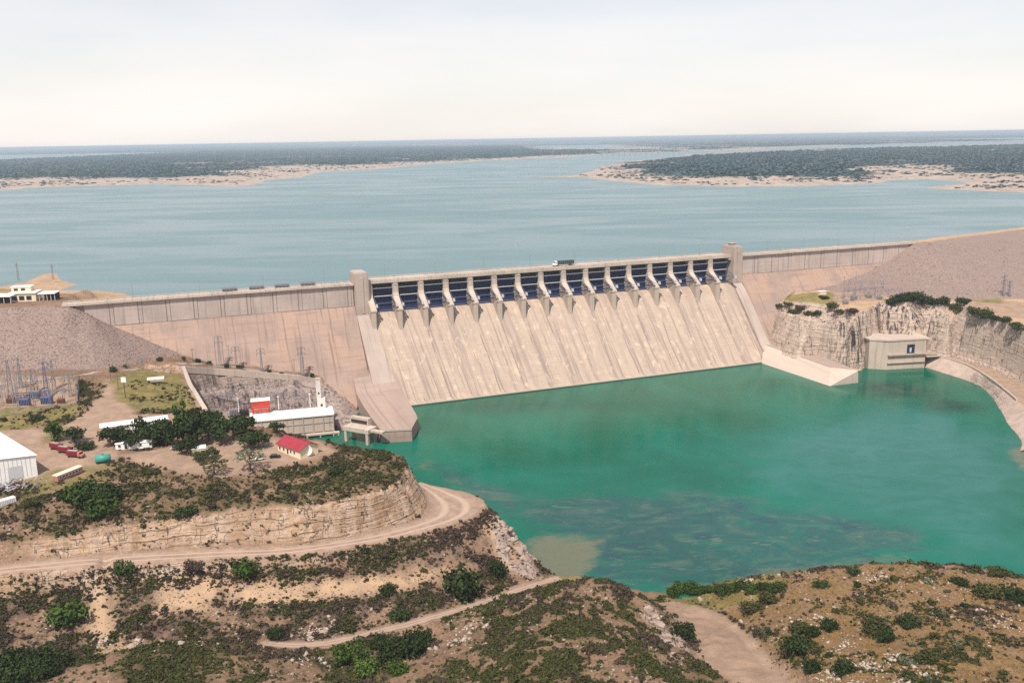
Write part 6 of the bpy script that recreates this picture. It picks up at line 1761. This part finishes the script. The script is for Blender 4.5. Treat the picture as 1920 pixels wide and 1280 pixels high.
for (px, py, wp, hp) in ((175, 948, 60, 58), (150, 940, 50, 44), (205, 940, 46, 44), (190, 962, 54, 40), (125, 935, 34, 26)):
    a = hit(px, py); m_ = mpp(a); shrub(a, wp * m_ * .6, hp * m_ * .75, 'leaf_dark' if px % 2 else 'leaf_green', 'big deep green bush in the thicket below the old bus', 'bushes of the thicket below the bus', 'bush', None, 'bush')
for (px, py, wp, hp, mt) in ((660, 1240, 54, 46, 'leaf_green'), (690, 1262, 50, 36, 'leaf_bright'), (640, 1225, 30, 22, 'leaf_green'), (735, 1232, 56, 50, 'leaf_dark'), (775, 1226, 56, 52, 'leaf_dark'), (795, 1205, 30, 34, 'leaf_dark'), (710, 1210, 40, 24, 'leaf_dark'), (745, 1262, 40, 30, 'leaf_green')):
    a = hit(px, py); m_ = mpp(a); shrub(a, wp * m_ * .6, hp * m_ * .78, mt, 'lush green bush in the gully below the dirt track', 'lush bushes in the gully', 'bush', None, 'bush')
for k in range(13):
    px = 1258 + k * 17 + random.uniform(-4, 4); py = 1112 - k * 1.2 + random.uniform(-3, 6)
    if k > 5: py += random.uniform(0, 14)
    a = hit(px, py); m_ = mpp(a); shrub(a, random.uniform(20, 32) * m_ * .6, random.uniform(18, 28) * m_ * .7, random.choice(('leaf_green', 'leaf_dark', 'leaf_green')), 'green shore bush between the pool and the right hand hill', 'green bushes along the pool shore', 'bush', None, 'bush')
for (px, py, wp, hp) in ((1500, 1185, 34, 30), (1525, 1192, 26, 24), (1555, 1180, 30, 28), (1490, 1222, 52, 42), (1410, 1145, 40, 26), (1440, 1130, 36, 26), (1640, 1180, 40, 26), (1700, 1172, 40, 24), (1905, 1125, 44, 26), (1850, 1115, 40, 26), (1800, 1095, 30, 18), (1870, 1078, 34, 16), (1740, 1240, 36, 26), (1580, 1260, 40, 30), (1660, 1200, 30, 24), (1540, 1100, 26, 16), (1600, 1075, 24, 14), (1520, 1255, 34, 26)):
    a = hit(px, py); m_ = mpp(a); shrub(a, wp * m_ * .6, hp * m_ * .75, random.choice(('leaf_dark', 'leaf_olive', 'leaf_dark')), 'tall dark bush rising from the orange grass of the right hand hill', 'tall bushes of the right hand hill', 'bush', None, 'bush')
# right bank: bushes along the cliff top and on the platform
for px, py, wp, hp in [(1672, 572, 24, 18), (1686, 568, 22, 18), (1702, 566, 26, 22), (1716, 564, 26, 22), (1732, 568, 24, 20), (1752, 570, 24, 24), (1768, 572, 26, 22), (1784, 576, 24, 18), (1800, 580, 28, 20), (1818, 584, 28, 20), (1836, 590, 28, 16), (1852, 596, 30, 20), (1870, 600, 30, 20), (1884, 606, 26, 18), (1900, 612, 30, 16), (1916, 618, 30, 16), (1806, 572, 20, 14)]:
    a = hit(px + random.uniform(-5, 5), py + random.uniform(-2, 3)); m_ = mpp(a); kk = random.uniform(.55, 1.25); shrub(a, wp * m_ * .6 * kk, hp * m_ * .78 * kk, random.choice(('leaf_dark', 'leaf_dark', 'leaf_olive')), 'dark bush in the row along the top of the right bank cliff', 'bushes along the right cliff top', 'bush', None, 'bush')
for px, py, wp, hp in [(1490, 586, 26, 8), (1500, 582, 18, 10), (1518, 592, 22, 9), (1535, 590, 18, 8), (1560, 578, 24, 10), (1575, 588, 22, 8), (1598, 587, 26, 8), (1478, 572, 20, 6), (1545, 560, 18, 6), (1460, 576, 14, 7)]:
    a = hit(px, py); m_ = mpp(a); shrub(a, wp * m_ * .6, hp * m_ * .9, random.choice(('leaf_dark', 'leaf_olive', 'leaf_brown')), 'low dark scrub bush on the rim of the platform beside the dam', 'bushes on the platform rim', 'bush', None, 'bush')
# outcrops: boulders on the bluff, hill flank and stream bed
def boulder(px, py, wp, label, group, seed):
    a = hit(px, py); m_ = mpp(a); r = random.Random(seed); bm = bmesh.new(); 
    for _ in range(16): bm.verts.new(W3((r.gauss(0, 1), r.gauss(0, 1), r.gauss(0, 1))).normalized() * r.uniform(.7, 1.15))
    hull = bmesh.ops.convex_hull(bm, input=bm.verts); bmesh.ops.delete(bm, geom=[v for v in bm.verts if not v.link_faces], context='VERTS')
    for v in bm.verts: v.co.z = v.co.z * .75 - .1
    me = bpy.data.meshes.new('boulder'); bm.to_mesh(me); bm.free(); me.materials.append(M['rock'])
    o = bpy.data.objects.new('boulder', me); COL.objects.link(o); o.location = a - W3((0, 0, .3)); s = wp * m_ * .62 * r.uniform(.7, 1.25); o.scale = (s, s * .8, s * .8); o.rotation_euler = (0, 0, r.uniform(0, 6))
    return tag(o, label, 'boulder', group)
for k, (px, py, wp) in enumerate(((930, 962, 16), (945, 975, 18), (955, 992, 16), (962, 1012, 20), (972, 1030, 22), (982, 1045, 20), (940, 1000, 14), (950, 1030, 16), (990, 1062, 16), (965, 1060, 18))): boulder(px, py, wp, 'pale boulder on the rocky bluff over the pool', 'boulders of the bluff', k)
for k, (px, py, wp) in enumerate(((1215, 1142, 16), (1228, 1155, 18), (1240, 1172, 20), (1252, 1190, 20), (1258, 1208, 18), (1235, 1195, 16), (1262, 1225, 18), (1220, 1165, 14))): boulder(px, py, wp, 'grey boulder on the steep right flank of the middle hill', 'boulders of the hill flank', 20 + k)
for k, (px, py, wp) in enumerate(((545, 1192, 18), (560, 1186, 16), (605, 1180, 20), (622, 1172, 22), (640, 1185, 14), (672, 1168, 18), (582, 1196, 14), (250, 1208, 20), (300, 1205, 18), (340, 1206, 22), (120, 1160, 16), (870, 1128, 14), (550, 1232, 14), (575, 1236, 14), (600, 1232, 12))): boulder(px, py, wp, 'pale block of rock at the foot of the stony slope by the gully', 'blocks along the gully', 40 + k)

# bushes on the far beaches and the far woods, a mass too distant to count
def far_sample(w_, n, seed):
    r = np.random.default_rng(seed); cs = np.cumsum(np.clip(w_, 0, None).ravel()); idx = np.searchsorted(cs, r.random(n) * cs[-1]); j, i = np.divmod(idx, len(fx_))
    return fx_[i] + r.uniform(-7, 7, n), fy_[np.minimum(j, len(fy_) - 1)] + r.uniform(-12, 12, n), FZ[j, i]
persp = 1.0 / np.maximum(FY, 1500) ** 2 * (np.abs(FX) < FY * .62)
cell = np.where(FY < 5000, 1.0, 3.2)
wt = (FZ > LAKE + .7) * persp * cell
wbeach = wt * sstep(.62, .30, inland) * sstep(.40, .62, fbm(FX, FY, 90, 3, 71)) * sstep(20, 90, landm)
wwood = wt * sstep(.35, .6, inland)
M['leaf_far'] = mat_leaf('far_scrub_leaves', (.026, .050, .062), (.046, .070, .074))  # bluish leaf colour with distance haze painted in
FP = [leaf_cloud([(0, 0, .3, .8, .8, .45)], 12, .55, 200 + s) for s in range(5)]
nb_ = 4200; x_, y_, z_ = far_sample(wbeach, nb_, 31)
scatter_mesh('woodland', np.stack([x_, y_, z_ - .3, rng.uniform(2.5, 7, nb_), rng.uniform(.35, .6, nb_), rng.uniform(0, 6, nb_)], 1), FP, M['leaf_far'], 'scattered dark scrub on the far beaches')
nb_ = 16000; x_, y_, z_ = far_sample(wwood, nb_, 32)
scatter_mesh('woodland', np.stack([x_, y_, z_ - .5, rng.uniform(6, 17, nb_), rng.uniform(.35, .6, nb_), rng.uniform(0, 6, nb_)], 1), FP, M['leaf_far'], 'dark low woods behind the far beaches')

# stones of the rock fill
ef = z_fill * (np.abs(XX) < YY * .62)
n_ = 3500; x_, y_, z_ = sample_ground(land, ef, n_, 41)
scatter_tri('rubble', np.stack([x_, y_, z_, np.clip(rng.lognormal(-1.0, .4, n_), .15, .8), rng.uniform(.6, 1.0, n_), rng.uniform(0, 6, n_)], 1), SP, M['riprap'], 'grey brown riprap stones of the left rock fill')
ef2 = r_fill * (np.abs(RXX) < RYY * .62) * (r_o > 1)
n_ = 4500; x_, y_, z_ = sample_ground(rland, ef2, n_, 42)
scatter_tri('rubble', np.stack([x_, y_, z_, np.clip(rng.lognormal(-.9, .4, n_), .2, 1.0), rng.uniform(.6, 1.0, n_), rng.uniform(0, 6, n_)], 1), SP, M['riprap'], 'grey brown riprap stones of the right rock fill')
# fallen blocks and stones at the foot of the cliffs and down the right bank
n_ = 1500; ft = sstep(9, 2, polydist(RXX, RYY, [(p.x, p.y) for p in lF])) * (RZ > .8) * (1 - rsteep) + .5 * sstep(6, 1, polydist(RXX, RYY, [(p.x, p.y) for p in rF])) * (1 - rsteep)
x_, y_, z_ = sample_ground(rland, ft, n_, 43)
scatter_tri('rubble', np.stack([x_, y_, z_, np.clip(rng.lognormal(-.8, .5, n_), .15, 1.4), rng.uniform(.6, 1.0, n_), rng.uniform(0, 6, n_)], 1), SP, M['rock'], 'fallen rock at the foot of the right bank cliffs')

# white stone clusters in the grass of the right hill and at the foot of the stony slope
M['stone_white'] = paint('white_limestone', (.40, .325, .275), .95, .35, .8)
cl = np.zeros(XX.shape)
for px, py, w_ in ((1850, 1155, 9), (1880, 1165, 8), (1500, 1172, 7), (1540, 1165, 6), (1690, 1236, 6), (1580, 1205, 6), (1620, 1255, 10), (1560, 1262, 8), (1460, 1062, 5), (1640, 1085, 6), (1720, 1275, 9), (1400, 1090, 4), (1610, 1120, 5),
                   (570, 1190, 5), (620, 1180, 6), (300, 1210, 6), (250, 1206, 5), (190, 1206, 5), (560, 1234, 5), (600, 1236, 4), (880, 1180, 6), (860, 1200, 5), (90, 1170, 6), (1230, 1165, 4), (950, 985, 5), (975, 1030, 5)):
    c = hit(px, py); cl += np.exp(-((XX - c.x) ** 2 + (YY - c.y) ** 2) / (w_ * .55) ** 2)
n_ = 1150; x_, y_, z_ = sample_ground(land, cl * (Z > .5) * (.2 + sstep(.4, .6, fbm(XX, YY, 4, 2, 161))), n_, 44)
scatter_tri('rubble', np.stack([x_, y_, z_, np.clip(rng.lognormal(-.95, .5, n_), .15, 1.1), rng.uniform(.6, 1.0, n_), rng.uniform(0, 6, n_)], 1), SP, M['stone_white'], 'clusters of white limestone lying in the grass')
for px, py in ((345, 676), (372, 680), (392, 683), (425, 689), (448, 690), (455, 691), (505, 699), (528, 702), (585, 708), (640, 733), (655, 745), (664, 756), (672, 768), (235, 690), (300, 677)):
    a = hit(px, py); m_ = mpp(a); shrub(a, random.uniform(6, 13) * m_ * .6, random.uniform(5, 10) * m_, random.choice(('leaf_dark', 'leaf_brown', 'leaf_olive')), 'small bush on the strip between the access road and the dam', 'bushes along the foot of the dam', 'bush', None, 'bush')
HAZE, EXPO = 7e-5, 0.22
# ------------------------------------------------------------------ light, air, camera
w = bpy.data.worlds.new('World'); scene.world = w; w.use_nodes = True
nt = w.node_tree; bg = nt.nodes['Background']
sky = nt.nodes.new('ShaderNodeTexSky'); sky.sky_type = 'NISHITA'; sky.sun_disc = False
SUN_EL, SUN_AZ = math.radians(57), math.radians(197)      # azimuth clockwise from +Y: behind the camera, a little to the left
sky.sun_elevation = SUN_EL; sky.sun_rotation = SUN_AZ
sky.altitude = 300; sky.air_density = 1.0; sky.dust_density = 1.2; sky.ozone_density = 1.0
# a thin milky veil over the blue: the day is bright but hazy
mx = nt.nodes.new('ShaderNodeMix'); mx.data_type = 'RGBA'; mx.inputs[0].default_value = .62
tcs = nt.nodes.new('ShaderNodeTexCoord'); mps = nt.nodes.new('ShaderNodeMapping'); mps.inputs['Scale'].default_value = (1.2, 1.2, 7.0); nzs = nt.nodes.new('ShaderNodeTexNoise'); nzs.inputs['Scale'].default_value = 2.2; nzs.inputs['Detail'].default_value = 5
mrs = nt.nodes.new('ShaderNodeMapRange'); mrs.inputs['From Min'].default_value = .3; mrs.inputs['From Max'].default_value = .7; mrs.inputs['To Min'].default_value = .58; mrs.inputs['To Max'].default_value = .85
nt.links.new(tcs.outputs['Generated'], mps.inputs[0]); nt.links.new(mps.outputs[0], nzs.inputs['Vector']); nt.links.new(nzs.outputs['Fac'], mrs.inputs[0]); sps = nt.nodes.new('ShaderNodeSeparateXYZ'); nt.links.new(tcs.outputs['Generated'], sps.inputs[0])
el = nt.nodes.new('ShaderNodeMapRange'); el.interpolation_type = 'SMOOTHSTEP'; el.inputs['From Min'].default_value = .02; el.inputs['From Max'].default_value = .30; el.inputs['To Min'].default_value = 1.06; el.inputs['To Max'].default_value = .52
nt.links.new(sps.outputs[2], el.inputs[0])
ml = nt.nodes.new('ShaderNodeMath'); ml.operation = 'MULTIPLY'; ml.use_clamp = True; nt.links.new(mrs.outputs[0], ml.inputs[0]); nt.links.new(el.outputs[0], ml.inputs[1]); nt.links.new(ml.outputs[0], mx.inputs[0])
nt.links.new(sky.outputs[0], mx.inputs[6]); mx.inputs[7].default_value = (8.3, 7.75, 7.45, 1)
nt.links.new(mx.outputs[2], bg.inputs[0]); bg.inputs[1].default_value = .112
sl = bpy.data.lights.new('sun', 'SUN'); sl.energy = 5.0; sl.angle = math.radians(.55); sl.color = (1, .94, .85)
so_ = bpy.data.objects.new('sun', sl); COL.objects.link(so_)
sd_ = Vector((math.sin(SUN_AZ) * math.cos(SUN_EL), math.cos(SUN_AZ) * math.cos(SUN_EL), math.sin(SUN_EL)))
so_.rotation_euler = (-sd_).to_track_quat('-Z', 'Y').to_euler()
so_.location = (0, 0, 400)

hz = NT('haze')
pv = hz.n('ShaderNodeVolumePrincipled'); pv.inputs['Density'].default_value = HAZE; pv.inputs['Color'].default_value = (.78, .89, 1.0, 1); pv.inputs['Anisotropy'].default_value = .35
hz.t.links.new(pv.outputs[0], hz.out.inputs['Volume'])
hm = MB().box(-70000, 70000, -900, 72000, -9, 172).build('haze', hz.m)
tag(hm, 'thin pale haze over the lake and the far country', kind='stuff')

cd = bpy.data.cameras.new('camera'); cam = bpy.data.objects.new('camera', cd); COL.objects.link(cam)
cd.sensor_width = 36.0; cd.lens = FPX / 1920 * 36; cd.clip_start = 1; cd.clip_end = 200000
R0, D0, F0 = Vector((1, 0, 0)), Vector((0, -ST, -CT)), Vector((0, CT, -ST))
rx = R0 * CR + D0 * SR; dn = -R0 * SR + D0 * CR
m3 = Matrix((rx, -dn, -F0)).transposed()
cam.matrix_world = Matrix.Translation((0, 0, CAM_H)) @ m3.to_4x4()
scene.camera = cam
scene.view_settings.view_transform = 'Standard'; scene.view_settings.look = 'None'; scene.view_settings.exposure = EXPO; scene.view_settings.gamma = 1
scene.cycles.max_bounces = 6; scene.cycles.diffuse_bounces = 3; scene.cycles.glossy_bounces = 2; scene.cycles.volume_bounces = 1; scene.cycles.transparent_max_bounces = 4
scene.cycles.use_denoising = False
